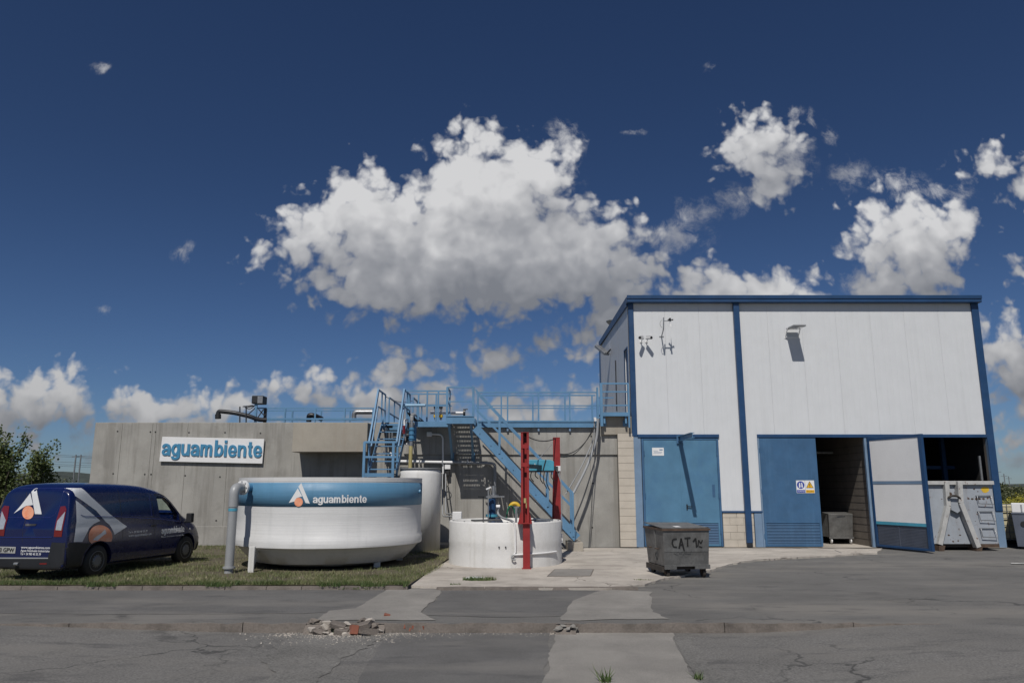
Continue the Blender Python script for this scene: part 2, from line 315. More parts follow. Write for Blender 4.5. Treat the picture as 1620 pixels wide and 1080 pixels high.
M['tank2'] = mat('chalky_white_paint', (.67,.665,.65), .6, var=.05, scale=1.4, fine=.04, fscale=35, streak=.55, dirtcol=(.40,.385,.34), dirt=.3, dscale=1.3, bump=.2, bscale=8)
M['band'] = mat('blue_band_paint', (.07,.215,.37), .42, var=.10, scale=1.5, fine=.06, fscale=40, streak=.3, dirtcol=(.09,.27,.42))
M['white'] = mat('white_paint', (.74,.74,.74), .5, var=.03)
M['letter'] = mat('blue_letter_acrylic', (.06,.235,.40), .35, var=.03)
M['orange'] = mat('orange_vinyl', (.72,.22,.10), .4, var=.2, scale=8, col2=(.80,.42,.28))
M['pvc'] = mat('grey_pvc', (.30,.31,.32), .45, var=.06)
M['galv'] = mat('galvanised_steel', (.36,.37,.38), .45, .7, var=.15, scale=5)
M['black'] = mat('black_rubber', (.018,.018,.019), .6, var=.2)
M['blacksteel'] = mat('black_painted_steel', (.025,.026,.03), .45, var=.2)
M['binm'] = mat('scuffed_grey_steel', (.20,.20,.195), .50, .45, var=.22, scale=3, fine=.10, fscale=25, dirt=.5, dirtcol=(.08,.075,.07), dscale=2.5, dthr=.5, streak=.4, rust=.0)
M['rust'] = mat('rusty_steel', (.10,.065,.045), .85, var=.3, scale=6)
M['skip'] = mat('pale_blue_grey_paint', (.33,.36,.40), .55, var=.08, scale=2, fine=.05, streak=.3, dirtcol=(.18,.14,.11), rust=.55)
M['steelbase'] = mat('dark_rusty_base', (.05,.042,.036), .8, var=.3)
M['yellow'] = mat('yellow_paint', (.65,.42,.03), .5)
M['ochre'] = mat('yellowed_pipe', (.42,.36,.16), .5, var=.1)
M['signy'] = mat('sign_yellow', (.75,.42,.02), .4, var=.02)
M['signb'] = mat('sign_blue', (.02,.05,.33), .4, var=.02)
M['louvre'] = mat('grey_louvre', (.10,.115,.15), .5)
M['ibc'] = mat('cream_plastic', (.55,.50,.33), .5, var=.1)
M['green'] = mat('green_hose', (.02,.19,.10), .4)
M['vanblue'] = mat('dark_blue_car_paint', (.0022,.0075,.060), .28, var=.03, fine=.0, coat=.7)
M['trimblack'] = mat('black_plastic', (.017,.018,.021), .55, var=.1)
M['silver'] = mat('silver_vinyl', (.66,.68,.70), .4, .1, var=.04)
M['vinyl'] = mat('white_vinyl', (.72,.73,.74), .4, var=.02)
M['redlens'] = mat('red_lens', (.15,.006,.006), .2, var=.03, coat=1)
M['clearlens'] = mat('clear_lens', (.62,.62,.62), .12, .5, var=.1, scale=25)
M['wheelcap'] = mat('grey_wheel_cover', (.20,.205,.21), .4, .35, var=.06)
M['brick'] = mat('broken_red_brick', (.27,.10,.065), .9, var=.2, bump=.4)
M['asph'] = mat('asphalt', (.160,.155,.147), .9, var=.12, scale=.5, fine=.42, fscale=38, dirt=.55, dirtcol=(.165,.158,.147), dscale=.7, dthr=.5, bump=.5, bscale=120)
M['asph2'] = mat('darker_asphalt', (.142,.138,.131), .9, var=.12, scale=.6, fine=.34, fscale=45, dirt=.5, dirtcol=(.145,.138,.128), dscale=.6, dthr=.55, bump=.45, bscale=120)
M['asph3'] = mat('dark_patch_asphalt', (.126,.123,.119), .9, var=.12, scale=.8, fine=.34, fscale=85, bump=.4, bscale=120)
M['apron'] = mat('pale_concrete', (.47,.43,.38), .88, var=.14, scale=.8, fine=.12, fscale=50, dirt=.5, dirtcol=(.22,.195,.17), dscale=1.3, dthr=.5, bump=.25)
M['apron2'] = mat('grey_worn_concrete', (.255,.242,.222), .9, var=.14, scale=1, fine=.18, fscale=60, dirt=.4, dirtcol=(.15,.145,.135), dscale=1.6, dthr=.5, bump=.4)
M['kerb'] = mat('worn_kerb_concrete', (.19,.165,.145), .9, var=.25, scale=3, fine=.15, fscale=40, dirt=.5, dirtcol=(.085,.07,.06), dscale=3, bump=.5, bscale=40)
M['plate'] = mat('number_plate', (.38,.38,.37), .5)
M['line'] = mat('worn_white_line', (.5,.5,.48), .8, dirt=.8, dirtcol=(.11,.11,.11), dscale=6, dthr=.45)
M['soil'] = mat('dry_soil', (.115,.098,.062), .95, var=.25, scale=1.5, fine=.2, dirt=.6, dirtcol=(.07,.085,.03), dscale=2)
M['field'] = mat('dry_field', (.12,.115,.05), .95, var=.3, scale=.05, fine=.2, fscale=2)
M['hill'] = mat('distant_hill', (.045,.058,.050), 1, var=.15, scale=.01, fine=.25, fscale=.06)
M['bark'] = mat('grey_bark', (.10,.085,.065), .9, var=.2)
M['glass'] = mat('tinted_window', (.02,.025,.03), .05, var=.0, fine=0, spec=.8)
# ------------------------------------------------------------------ ground, roads
def cracks(m, scale=.55, width=.012, col=(.03,.03,.03), amt=.75, maskscale=.35):
    t = m.node_tree; b = t.nodes['Principled BSDF']; src = b.inputs['Base Color'].links[0].from_socket
    tcn = [n for n in t.nodes if n.type == 'TEX_COORD'][0]
    nz = N(t, 'ShaderNodeTexNoise'); nz.inputs['Scale'].default_value = 2.2; nz.inputs['Detail'].default_value = 5; t.links.new(tcn.outputs['Object'], nz.inputs['Vector'])
    v = vmth(t, 'ADD', tcn.outputs['Object'], vmth(t, 'MULTIPLY_ADD', nz.outputs['Color'], (.9,.9,0), (-.45,-.45,0)))
    vo = N(t, 'ShaderNodeTexVoronoi', feature='DISTANCE_TO_EDGE'); vo.inputs['Scale'].default_value = scale; t.links.new(v, vo.inputs['Vector'])
    l = N(t, 'ShaderNodeMapRange'); t.links.new(vo.outputs['Distance'], l.inputs[0]); l.inputs[1].default_value = width*.35; l.inputs[2].default_value = width; l.inputs[3].default_value = amt; l.inputs[4].default_value = 0
    n2 = N(t, 'ShaderNodeTexNoise'); n2.inputs['Scale'].default_value = maskscale; n2.inputs['Detail'].default_value = 4; t.links.new(tcn.outputs['Object'], n2.inputs['Vector'])
    k = N(t, 'ShaderNodeMapRange'); t.links.new(n2.outputs[0], k.inputs[0]); k.inputs[1].default_value = .5; k.inputs[2].default_value = .6
    mx = N(t, 'ShaderNodeMix', data_type='RGBA'); t.links.new(mth(t, 'MULTIPLY', l.outputs[0], k.outputs[0]), mx.inputs[0]); t.links.new(src, mx.inputs[6]); mx.inputs[7].default_value = (*col, 1)
    t.links.new(mx.outputs[2], b.inputs['Base Color'])
def mottle(m, amt=.5, col=(.15,.145,.135), sc=(.22,.9,1), scale=1.1, lo=.5, hi=.66):
    t = m.node_tree; b = t.nodes['Principled BSDF']; src = b.inputs['Base Color'].links[0].from_socket; tcn = [n for n in t.nodes if n.type == 'TEX_COORD'][0]
    mp = N(t, 'ShaderNodeMapping'); mp.inputs['Scale'].default_value = sc; t.links.new(tcn.outputs['Object'], mp.inputs[0])
    n = N(t, 'ShaderNodeTexNoise'); n.inputs['Scale'].default_value = scale; n.inputs['Detail'].default_value = 7; n.inputs['Roughness'].default_value = .62; t.links.new(mp.outputs[0], n.inputs['Vector'])
    k = N(t, 'ShaderNodeMapRange'); t.links.new(n.outputs[0], k.inputs[0]); k.inputs[1].default_value = lo; k.inputs[2].default_value = hi; k.inputs[4].default_value = amt
    mx = N(t, 'ShaderNodeMix', data_type='RGBA'); t.links.new(k.outputs[0], mx.inputs[0]); t.links.new(src, mx.inputs[6]); mx.inputs[7].default_value = (*col, 1); t.links.new(mx.outputs[2], b.inputs['Base Color'])
mottle(M['asph2'], .65, (.205,.192,.172), (.16,.55,1), .8, .50, .62)
for nm_ in ('asph', 'asph2', 'asph3'): mottle(M[nm_], .55, (.19,.18,.165)); mottle(M[nm_], .6, (.062,.061,.062), (.5,1.6,1), 1.7, .55, .68)
for nm_ in ('asph', 'asph2', 'asph3', 'apron2', 'apron'): mottle(M[nm_], .7, (.26,.25,.235), (1,1,1), 26, .66, .72); mottle(M[nm_], .7, (.035,.034,.034), (1,1,1), 17, .68, .73)
mottle(M['conc'], .6, (.20,.19,.17), (2.2,2.2,.16), 1.2, .52, .64); mottle(M['conc'], .5, (.40,.39,.36), (1,1,1), .7, .55, .7)
mottle(M['apron'], .5, (.22,.19,.165), (.3,1.2,1), 1.4, .5, .66)
cracks(M['asph']); cracks(M['asph2'], .5); cracks(M['apron'], .5, .014, (.10,.085,.07))
def sst(a, b, x):
    t = min(1, max(0, (x - a) / (b - a))); return t*t*(3-2*t)
YK = 11.62
def low_z(x, y): return -.125 * sst(-8.8, -3.0, x) * (1 - sst(3.2, 6.2, x)) + .012 * (mnoise.noise(Vector((x*.5, y*.5, 3))))*sst(YK, YK-.8, y)
def grid(name, xs, ys, zf, m, kind='structure'):
    mb = MB(); nx = len(xs); ny = len(ys)
    mb.add([(x, y, zf(x, y)) for y in ys for x in xs], [(j*nx+i, j*nx+i+1, (j+1)*nx+i+1, (j+1)*nx+i) for j in range(ny-1) for i in range(nx-1)], True)
    return setp(mb.build(name, m, fixn=False), kind=kind)
lin = lambda a, b, n: [a + (b-a)*i/(n-1) for i in range(n)]
road_z = lambda x, y: .010*mnoise.noise(Vector((x*.35, y*.35, 0)))*sst(YK, YK+1, y)*(1-sst(15,17,y))
grid('road', lin(-45, 45, 181), [YK] + lin(12, 60, 97), road_z, M['asph2'])
grid('lower_road', lin(-45, 45, 181), lin(-8, YK, 60), low_z, M['asph'])
g0 = MB(); g0.add([(-6000,-3000,-.16),(6000,-3000,-.16),(6000,9000,-.16),(-6000,9000,-.16)], [(0,1,2,3)]); setp(g0.build('ground', M['field'], fixn=False), kind='structure')
grid('soil_bank', lin(-60, -14.5, 10) , lin(26.5, 90, 20), lambda x, y: .05 + .2*mnoise.noise(Vector((x*.2,y*.2,0))), M['soil'])
def jag(pts, amp, step=.12, seed=0):
    out = []; n = len(pts)
    for i in range(n):
        p = Vector((*pts[i], 0)); q = Vector((*pts[(i+1) % n], 0)); k = max(1, int((q-p).length / step)); nr = Vector((q.y-p.y, p.x-q.x, 0)).normalized() if (q-p).length else Vector((0,0,0))
        for j in range(k):
            c = p.lerp(q, j / k); d = mnoise.noise(Vector((c.x*1.6, c.y*1.6, seed))) + .5*mnoise.noise(Vector((c.x*6, c.y*6, seed+5))); out.append(c + nr * d * amp)
    return [(v.x, v.y) for v in out]
def patch(name, pix, m, z, amp=.12, thick=0, zref=0):
    pts = jag([gr(*p, zref) for p in pix], amp, seed=len(pix)); mb = MB()
    if thick: mb.prism(pts, z - thick, z, 'z')
    else: mb.add([(x, y, z) for x, y in pts], [tuple(range(len(pts)))])
    o = mb.build(name, m, fixn=bool(thick)); bm = bmesh.new(); bm.from_mesh(o.data); bmesh.ops.triangulate(bm, faces=[f for f in bm.faces if len(f.verts) > 4]); bmesh.ops.recalc_face_normals(bm, faces=bm.faces)
    if not thick and bm.faces and sum(f.normal.z for f in bm.faces) < 0: bmesh.ops.reverse_faces(bm, faces=bm.faces)
    bm.to_mesh(o.data); bm.free()
    return setp(o, kind='structure')
M['asph4'] = mat('worn_grey_asphalt', (.165,.160,.150), .9, var=.15, scale=.8, fine=.4, fscale=38, dirt=.5, dirtcol=(.11,.108,.104), dscale=1.2, bump=.4, bscale=120)
def low_patch(name, pix, m, dz, amp=.15, zf=None, zref=-.12):
    zf = zf or (lambda x, y: low_z(x, min(y, YK-.01)))
    pts = jag([gr(*p, zref) for p in pix], amp, seed=len(pix)); bm = bmesh.new(); f = bm.faces.new([bm.verts.new((x, y, 0)) for x, y in pts])
    bmesh.ops.triangulate(bm, faces=[f])
    for _ in range(3): bmesh.ops.subdivide_edges(bm, edges=[e for e in bm.edges if e.calc_length() > .45], cuts=1, use_grid_fill=False); bmesh.ops.triangulate(bm, faces=[f for f in bm.faces if len(f.verts) > 3])
    for v in bm.verts: v.co.z = zf(v.co.x, v.co.y) + dz
    bmesh.ops.recalc_face_normals(bm, faces=bm.faces)
    if sum(f.normal.z for f in bm.faces) < 0: bmesh.ops.reverse_faces(bm, faces=bm.faces)
    me = bpy.data.meshes.new(name); bm.to_mesh(me); bm.free(); me.materials.append(m); o = bpy.data.objects.new(name, me); COL.objects.link(o); return setp(o, kind='structure')
# pale concrete apron in front of the wall and the hall
patch('concrete_apron', [(632,926),(668,906),(706,880),(712,866),(1396,867),(1386,874),(1300,879),(1190,885),(1150,893),(1120,903),(1052,914),(1020,924),(960,930),(800,929)], M['apron'], .045, .12, .06, .04)
RZ = dict(zf=lambda x, y: road_z(x, y), zref=0)
low_patch('asphalt_patch', [(-300,931),(612,933),(566,965),(480,970),(200,971.5),(-300,968)], M['asph3'], .004, .04, **RZ)
low_patch('asphalt_patch', [(700,934),(962,934),(918,948),(902,966),(890,974),(790,976),(664,972),(690,948)], M['asph3'], .005, .05, **RZ)
low_patch('concrete_patch', [(614,932),(702,932),(668,968),(690,981),(500,981),(520,966),(562,962)], M['apron2'], .009, .06, **RZ)
low_patch('concrete_patch', [(905,950),(960,932),(1030,936),(1030,968),(1060,979),(888,981)], M['apron2'], .008, .06, **RZ)
low_patch('concrete_patch', [(880,990),(1060,990),(1075,1030),(1112,1095),(860,1095),(872,1030)], M['apron2'], .007, .07)
low_patch('concrete_patch', [(440,1020),(480,994),(560,986),(655,988),(610,1010),(540,1040),(500,1085),(410,1085)], M['asph4'], .006, .22)
low_patch('asphalt_patch', [(625,990),(872,990),(868,1035),(856,1085),(560,1085),(600,1020)], M['asph3'], .005, .06)
# near kerb: worn stones; gaps where it is broken
kb = MB(); rk = random.Random(3)
def kerbrun(mb, x0, x1, y0, y1, z0, z1, step=1.0, jit=.006):
    x = x0
    while x < x1 - .05:
        xe = min(x1, x + step * rk.uniform(.85, 1.1)); n = max(2, int((xe-x)/.12)); prof = [(x + .006 + (xe-x-.012)*i/n) for i in range(n+1)]
        for i in range(n):
            a, b = prof[i], prof[i+1]; za = z1 + jit*mnoise.noise(Vector((a*4, y0, 0))); zb = z1 + jit*mnoise.noise(Vector((b*4, y0, 0))); ya = y0 + jit*mnoise.noise(Vector((a*5, 9, 0))); yb = y0 + jit*mnoise.noise(Vector((b*5, 9, 0)))
            mb.add([(a,ya,z0),(b,yb,z0),(b,y1,z0),(a,y1,z0),(a,ya+.012,za),(b,yb+.012,zb),(b,y1,zb),(a,y1,za)], [(0,1,5,4),(4,5,6,7),(2,3,7,6)] + ([(3,0,4,7)] if i == 0 else []) + ([(1,2,6,5)] if i == n-1 else []))
        x = xe
kerbrun(kb, -8.9, X(486,980,YK), YK-.035, YK+.03, -.2, .008, 2.6, jit=.025)
kerbrun(kb, X(608,980,YK), X(880,980,YK), YK-.035, YK+.03, -.2, .008, 2.6, jit=.025)
kerbrun(kb, X(908,980,YK), 6.35, YK-.035, YK+.03, -.2, .008, 2.2, jit=.025)
setp(kb.build('kerb', M['kerb'], fixn=False), kind='structure')
# far kerb along the lawn and apron
YL = gr(300, 928, .06)[1]
kb = MB(); kerbrun(kb, -16, X(645,928,YL), YL, YL+.13, -.03, .07, .8, .01); kerbrun(kb, X(690,930,YL), X(1010,930,YL), YL-.02, YL+.12, -.03, .055, 1.1, .012)
setp(kb.build('kerb', M['kerb'], fixn=False), kind='structure')
# lawn bed
lawn_pix = [(-260,926),(640,926),(672,906),(712,878),(712,850),(-260,850)]
LZ = .085
lb = MB(); lp = [(-19, YL+.09), (X(646,926,YL), YL+.09), gr(672,906,LZ), gr(714,880,LZ), (X(714,870,25.3), 25.3), (-19, 25.3)]
lb.add([(x,y,LZ) for x, y in lp], [tuple(range(len(lp)))]); setp(lb.build('lawn_soil', M['soil'], fixn=False), kind='structure')
# painted worn line at the right
o = patch('road_marking', [(1600,892.3),(1700,894),(1700,892),(1600,890.8)], M['line'], .019, .03)
low_patch('concrete_patch', [(1050,990),(1090,1000),(1120,1050),(1180,1095),(1108,1095),(1078,1030)], M['asph4'], .005, .08)
# distant hills
def hill(pixline, Y, name='hill'):
    mb = MB(); rows = []
    for k, (f, yo) in enumerate(((0, -250), (.55, -120), (1, 0), (.6, 250), (0, 500))):
        rows.append([(X(px, py, Y), Y + yo, (Z(py, Y) + .16) * f * (1 + (.05*mnoise.noise(Vector((px*.03, k, 1))) if k != 2 else 0)) - .16) for px, py in pixline])
    n = len(pixline); mb.add([p for r in rows for p in r], [(j*n+i, j*n+i+1, (j+1)*n+i+1, (j+1)*n+i) for j in range(4) for i in range(n-1)], True)
    return setp(mb.build(name, M['hill'], fixn=False), kind='structure')
hill([(px, 744 + 5*math.sin(px*.011) + 3*math.sin(px*.037+1) + max(0, px-150)*.05) for px in range(-900, 700, 20)], 2600)
hill([(px, 768 - 3*math.sin(px*.009) + 1.2*math.sin(px*.041)) for px in range(1100, 2400, 20)], 2200)

# ------------------------------------------------------------------ the hall
YF = 25.4; YB = 33.8
hall = thing('industrial_hall', 'large white clad hall with dark blue trim and three tall doorways at the right', 'building', (X(1270,800,YF), YF, 0))
xa = X(993,480,YF); xaa = X(1001,480,YF); xr0 = X(1533,482,YF); xr = X(1544,482,YF)
zt = Z(481, YF); ztt = Z(471, YF); zc = Z(688, YF); zcb = Z(809, YF)
d1a, d1b = X(1016,760,YF), X(1138.5,760,YF); o2a, o2b = X(1202,760,YF), X(1374.5,760,YF); o3a, o3b = X(1448,760,YF), X(1566,760,YF)
xm0, xm1 = X(1157.5,482,YF), X(1166.5,482,YF)
# cladding sheets: tall sandwich panels with a fine gap
pw = 1.19; xs = sorted(set([xaa, d1b, o2a, xr0] + [xm0 + (i * pw) for i in range(-4, 9) if xaa < xm0 + i*pw < xr0]))
cl = MB(); rb = MB()
for a, b in zip(xs[:-1], xs[1:]):
    zb = zcb + .03 if (a >= d1b - 1e-4 and b <= o2a + 1e-4) else zc
    g_ = .0018; a2 = a if a in (d1b, o2a, xaa) else a + g_; b2 = b if b in (d1b, o2a, xr0) else b - g_
    n = max(1, round((b2-a2)/.2)); w = (b2-a2)/n
    for i in range(n):                        # shallow pressed ribs
        cl.add([(a2+i*w,YF-.06,zb),(a2+i*w+.012,YF-.0635,zb),(a2+(i+1)*w-.012,YF-.0635,zb),(a2+(i+1)*w,YF-.06,zb),
                (a2+i*w,YF-.06,zt),(a2+i*w+.012,YF-.0635,zt),(a2+(i+1)*w-.012,YF-.0635,zt),(a2+(i+1)*w,YF-.06,zt)], [(0,1,5,4),(1,2,6,5),(2,3,7,6)])
    cl.box(a2, b2, YF-.059, YF-.03, zb, zt); cl.box(a, b, YF-.029, YF-.008, zb, zt)
cl.build('cladding', M['clad'], hall)
w = MB(); T = .12
w.box(xa, d1a, YF, YF+T, 0, zc); w.box(d1b, o2a, YF, YF+T, 0, zcb); w.box(o2b, o3a, YF, YF+T, 0, zc); w.box(o3b, xr, YF, YF+T, 0, zc)
w.box(d1b, o2a, YF, YF+T, zcb, zc); w.box(xa, xr, YF, YF+T, zc, zt)
w.build('front_wall', M['greyblock'], hall)
# cream block base between the doors, and the pillar at the left
def blocks(name, x0, x1, z0, z1, y, parent, ch, bw, dp=.1):
    m = MB(); z = z0; r = 0
    while z < z1 - .02:
        ze = min(z1, z + ch); x = x0 - (bw/2 if r % 2 else 0)
        while x < x1 - .01:
            a = max(x0, x); b = min(x1, x + bw); j = random.uniform(0, .006)
            if b - a > .03: m.box(a + .004, b - .004, y - j, y + dp, z + .004, ze - .004)
            x += bw
        z = ze; r += 1
    o = m.build(name, M['block'], parent, bevel=.004); k = MB(); k.box(x0+.002, x1-.002, y+.012, y+dp-.002, z0+.001, z1-.002); k.build('mortar', M['mortar'], o); return o
blocks('block_base', d1b + .02, o2a - .30, .03, zcb - .005, YF - .075, hall, .235, .46, .073)
tr = MB()
tr.box(d1b, o2a, YF-.11, YF-.002, zcb - .03, zcb + .03); tr.build('base_flashing', M['trim'], hall, bevel=.004)
f = MB(); f.box(xa-.06, xr+.04, YF-.29, YF+.05, zt, ztt); f.box(xa-.07, xr+.05, YF-.315, YF-.291, zt+.12, ztt+.02); f.build('eaves_gutter', M['trim'], hall, bevel=.012)
f = MB(); f.box(xa, xaa, YF-.11, YF+.0, zc-.05, zt-.002); f.build('corner_flashing', M['trim'], hall, bevel=.006)
f = MB(); f.box(xr0, xr, YF-.12, YF+.0, Z(808,YF), zt-.002); f.build('corner_flashing', M['trim'], hall, bevel=.006)
f = MB(); f.box(xm0, xm1, YF-.20, YF-.067, Z(858,YF), zt-.002); f.build('downpipe', M['trim'], hall, bevel=.012)
f = MB(); f.box(xm0+.012, xm1-.012, YF-.19, YF-.076, .045, Z(858,YF)-.002); f.build('downpipe_shoe', M['blacksteel'], hall)
f = MB(); f.box(xa+.0, d1a-.02, YF-.09, YF-.002, .03, zc-.055); f.build('column', M['pillar'], hall, bevel=.008)
f = MB(); f.box(o2a-.28, o2a-.03, YF-.09, YF-.002, .03, zcb-.035); f.build('column', M['pillar'], hall, bevel=.008)
f = MB(); f.box(o3b+.0, xr-.0, YF-.09, YF-.002, .02, Z(808,YF)-.002); f.box(o3b, xr0-.003, YF-.09, YF-.002, Z(808,YF), zc-.09); f.build('column', M['pillar'], hall, bevel=.008)
for a, b in ((xaa+.005, d1b+.03), (o2a-.03, xr0-.004)):
    f = MB(); f.box(a, b, YF-.125, YF-.064, zc-.085, zc+.02); f.build('lintel', M['trim'], hall, bevel=.006)
zbk = at(948, 545, YB)[1]
# side wall, seen from the left; a dark doorway leads on to the walkway
zw = Z(655, 26); zd = Z(552, 26)
s = MB(); s.box(xa, xa+.1, YF+.13, 25.75, 0, zt-.01); s.box(xa, xa+.1, 26.5, YB, 0, zt-.01); s.box(xa, xa+.1, 25.75, 26.5, 0, zw); s.box(xa, xa+.1, 25.75, 26.5, zd, zt-.01)
sw = s.build('side_wall', M['clad'], hall)
s = MB(); s.box(xa-.015, xa+.02, 25.70, 25.75, zw, zd+.05); s.box(xa-.015, xa+.02, 26.5, 26.55, zw, zd+.05); s.box(xa-.015, xa+.02, 25.75, 26.5, zd, zd+.05); s.build('side_door_frame', M['trim'], hall)
s = MB(); s.box(xa+.05, xa+.08, 25.755, 26.495, zw, zd-.003); s.build('side_door', M['trim'], hall)
for yy_ in (28.0, 30.0, 32.0):
    s = MB(); s.box(xa-.004, xa-.0005, yy_, yy_+.012, zw-1, zt-.02); s.build('panel_joint', M['galv'], sw)
s = MB(); s.prism([(YF-.0,zt-.08),(YB,zbk-.1),(YB,zbk+.12),(YF-.0,ztt+.01)], xa-.055, xa-.004, 'x'); s.box(xa-.05, xa-.004, YB-.14, YB, 0, zbk-.102); s.build('verge_flashing', M['trim'], hall)
s = MB(); s.box(xr-.1, xr-.002, YF+.125, YB, 0, zt-.01); s.build('side_wall', M['clad'], hall)
s = MB(); s.box(xr-.13, xr-.104, YF+.3, YB-.13, 0, zt-.01); s.build('bay_shade_panel', M['dark'], hall)  # near-black panel added inside the right wall so the bay reads as shaded
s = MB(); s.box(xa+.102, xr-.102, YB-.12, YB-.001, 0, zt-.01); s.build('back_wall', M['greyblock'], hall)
s = MB(); s.prism([(YF+.052,zt),(YB+.1,zbk-.05),(YB+.1,zbk+.1),(YF+.052,ztt)], xa-.002, xr-.01, 'x'); s.build('roof', M['galv'], hall)
for i in range(12):
    x = xa + (xr-xa)*(i+.5)/12; MB().box(x, x+.06, YF-.26, YF-.2, ztt+.001, ztt+.025).build('roof_fixing', M['trim'], hall)
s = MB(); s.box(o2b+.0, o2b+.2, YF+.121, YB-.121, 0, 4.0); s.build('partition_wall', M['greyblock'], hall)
k = MB()
for i in range(14): k.box(o2b-.004, o2b-.0005, YF+.13, YB-.13, .24*i+.235, .24*i+.245)
k.build('mortar_joints', M['dark'], hall)
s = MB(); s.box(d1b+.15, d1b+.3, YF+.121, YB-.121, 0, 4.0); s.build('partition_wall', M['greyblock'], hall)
s = MB()
for z in (1.5, 2.6): s.box(o3a, xr-.11, 27.5, 27.62, z, z+.12)
for x in (14.2, 15.6): s.box(x, x+.14, 27.35, 27.49, 0, 4.3)
s.build('inner_frame', M['trim'], hall)
s = MB(); s.tube([(o2a+.75, 29.5, .5), (o2a+.75, 29.5, 3.8)], .26, 16); s.tube([(o2a+.4, 28.2, 1.7), (o2a+2.8, 28.2, 1.7)], .04, 8); s.tube(bend([(o2a+1.1,27.4,.03),(o2a+1.1,27.4,3.2),(o2b-.2,27.6,3.2)]), .05, 8)
s.build('inner_pipework', M['galv'], hall)
s = MB(); s.bar((o3b-.14, YF+.2, 1.7), (o3b-.14, YF+.2, 3.0), .06); s.build('inner_door_track', M['galv'], hall)
fl = MB(); fl.add([(xa+.1,YF-.2,.022),(xr-.1,YF-.2,.022),(xr-.1,YB-.1,.022),(xa+.1,YB-.1,.022)], [(0,1,2,3)]); setp(fl.build('hall_floor', M['apron'], fixn=False), kind='structure')
# roof vent at the back left
s = MB(); vy = 31.5; vx = X(965, 512, vy); vz = Z(508, vy); s.lathe([(.0,vz+.02),(.42,vz),(.40,vz-.03),(.20,vz-.25),(.16,vz-.30),(.16,vz-1.6)], (vx+.25, vy), 24); s.build('roof_vent', M['galv'], hall)
# double door, closed
def louvre(m, x0, x1, z0, z1, y, n):
    for i in range(n):
        z = z0 + (z1-z0)*(i+.5)/n; h = (z1-z0)/n
        m.add([(x0,y+.03,z+h*.42),(x1,y+.03,z+h*.42),(x1,y,z-h*.42),(x0,y,z-h*.42),(x0,y+.036,z+h*.36),(x1,y+.036,z+h*.36),(x1,y+.006,z-h*.47),(x0,y+.006,z-h*.47)], [(0,3,2,1),(4,5,6,7),(2,3,7,6)])
yd = YF - .03
dbl = MB(); dbl.box(d1a, d1a+.07, yd-.06, yd+.03, .05, zc-.09); dbl.box(d1b-.07, d1b, yd-.06, yd+.03, .05, zc-.09); dbl.box(d1a+.07, d1b-.07, yd-.06, yd+.03, zc-.16, zc-.09)
dbl.build('door_frame', M['door2'], hall, bevel=.005)
xmid = (d1a+d1b)/2; zl0 = .12; zl1 = Z(829, YF)
for a, b in ((d1a+.075, xmid-.003), (xmid+.003, d1b-.075)):
    p = MB(); zt1 = zc-.165; p.box(a, b, yd-.045, yd+.0, zl1+.04, zt1); p.box(a, a+.06, yd-.045, yd, .06, zl1+.04); p.box(b-.06, b, yd-.045, yd, .06, zl1+.04); p.box(a+.06, b-.06, yd-.045, yd, .06, .12)
    lf = p.build('door_leaf', M['door'], hall, bevel=.004)
    p = MB(); louvre(p, a+.062, b-.062, .125, zl1+.035, yd-.04, 13); p.build('louvre', M['door2'], lf)
    p = MB(); p.box(a+.06, b-.06, yd-.006, yd-.002, .12, zl1+.04); p.build('louvre_backing', M['blacksteel'], lf)
    for zh in (.45, 1.6, 3.0):
        p = MB(); xh = a if a < xmid-.2 and b < xmid else b; p.tube([(xh, yd-.065, zh), (xh, yd-.065, zh+.16)], .018, 8); p.build('hinge', M['door2'], lf)
    if a > xmid - .1:
        p = MB(); zh = Z(800, YF); xh = X(1086,800,YF); p.box(xh-.02, xh+.02, yd-.065, yd-.046, zh-.12, zh+.06); p.bar((xh, yd-.09, zh), (xh+.16, yd-.09, zh-.02), .025); p.bar((xh,yd-.05,zh),(xh,yd-.09,zh),.02); p.build('handle', M['blacksteel'], lf)
        p = MB(); p.box(xmid-.03, xmid+.03, yd-.058, yd-.0455, .06, zt1); p.build('cover_strip', M['door'], lf, bevel=.004)
        p = MB(); xq = X(1129,770,YF); p.box(xq-.07, xq+.02, yd-.049, yd-.0455, Z(786,YF), Z(766,YF)); p.build('fresh_paint_patch', M['door2'], lf)
# steel beam jutting from the door head
bm_ = thing('jib_beam', 'short blue steel beam jutting out above the closed double door', 'beam', (X(1071,692,YF), YF-.1, zc-.1))
p = MB(); q0 = Vector((X(1072,694,YF), YF-.13, Z(694,YF)-.0)); q1 = Vector((X(1086,692,YF-1.85), YF-1.95, q0.z)); q0.x = q1.x = X(1074,692,YF)
for dz in (-.075, .075): p.bar(q0+Vector((0,0,dz)), q1+Vector((0,0,dz)), .12, .014)
p.bar(q0, q1, .012, .136); p.build('web_and_flanges', M['blue'], bm_)
p = MB(); p.box(q0.x-.11, q0.x+.11, YF-.135, YF-.127, q0.z-.16, q0.z+.12); p.build('mounting_plate', M['door2'], bm_)
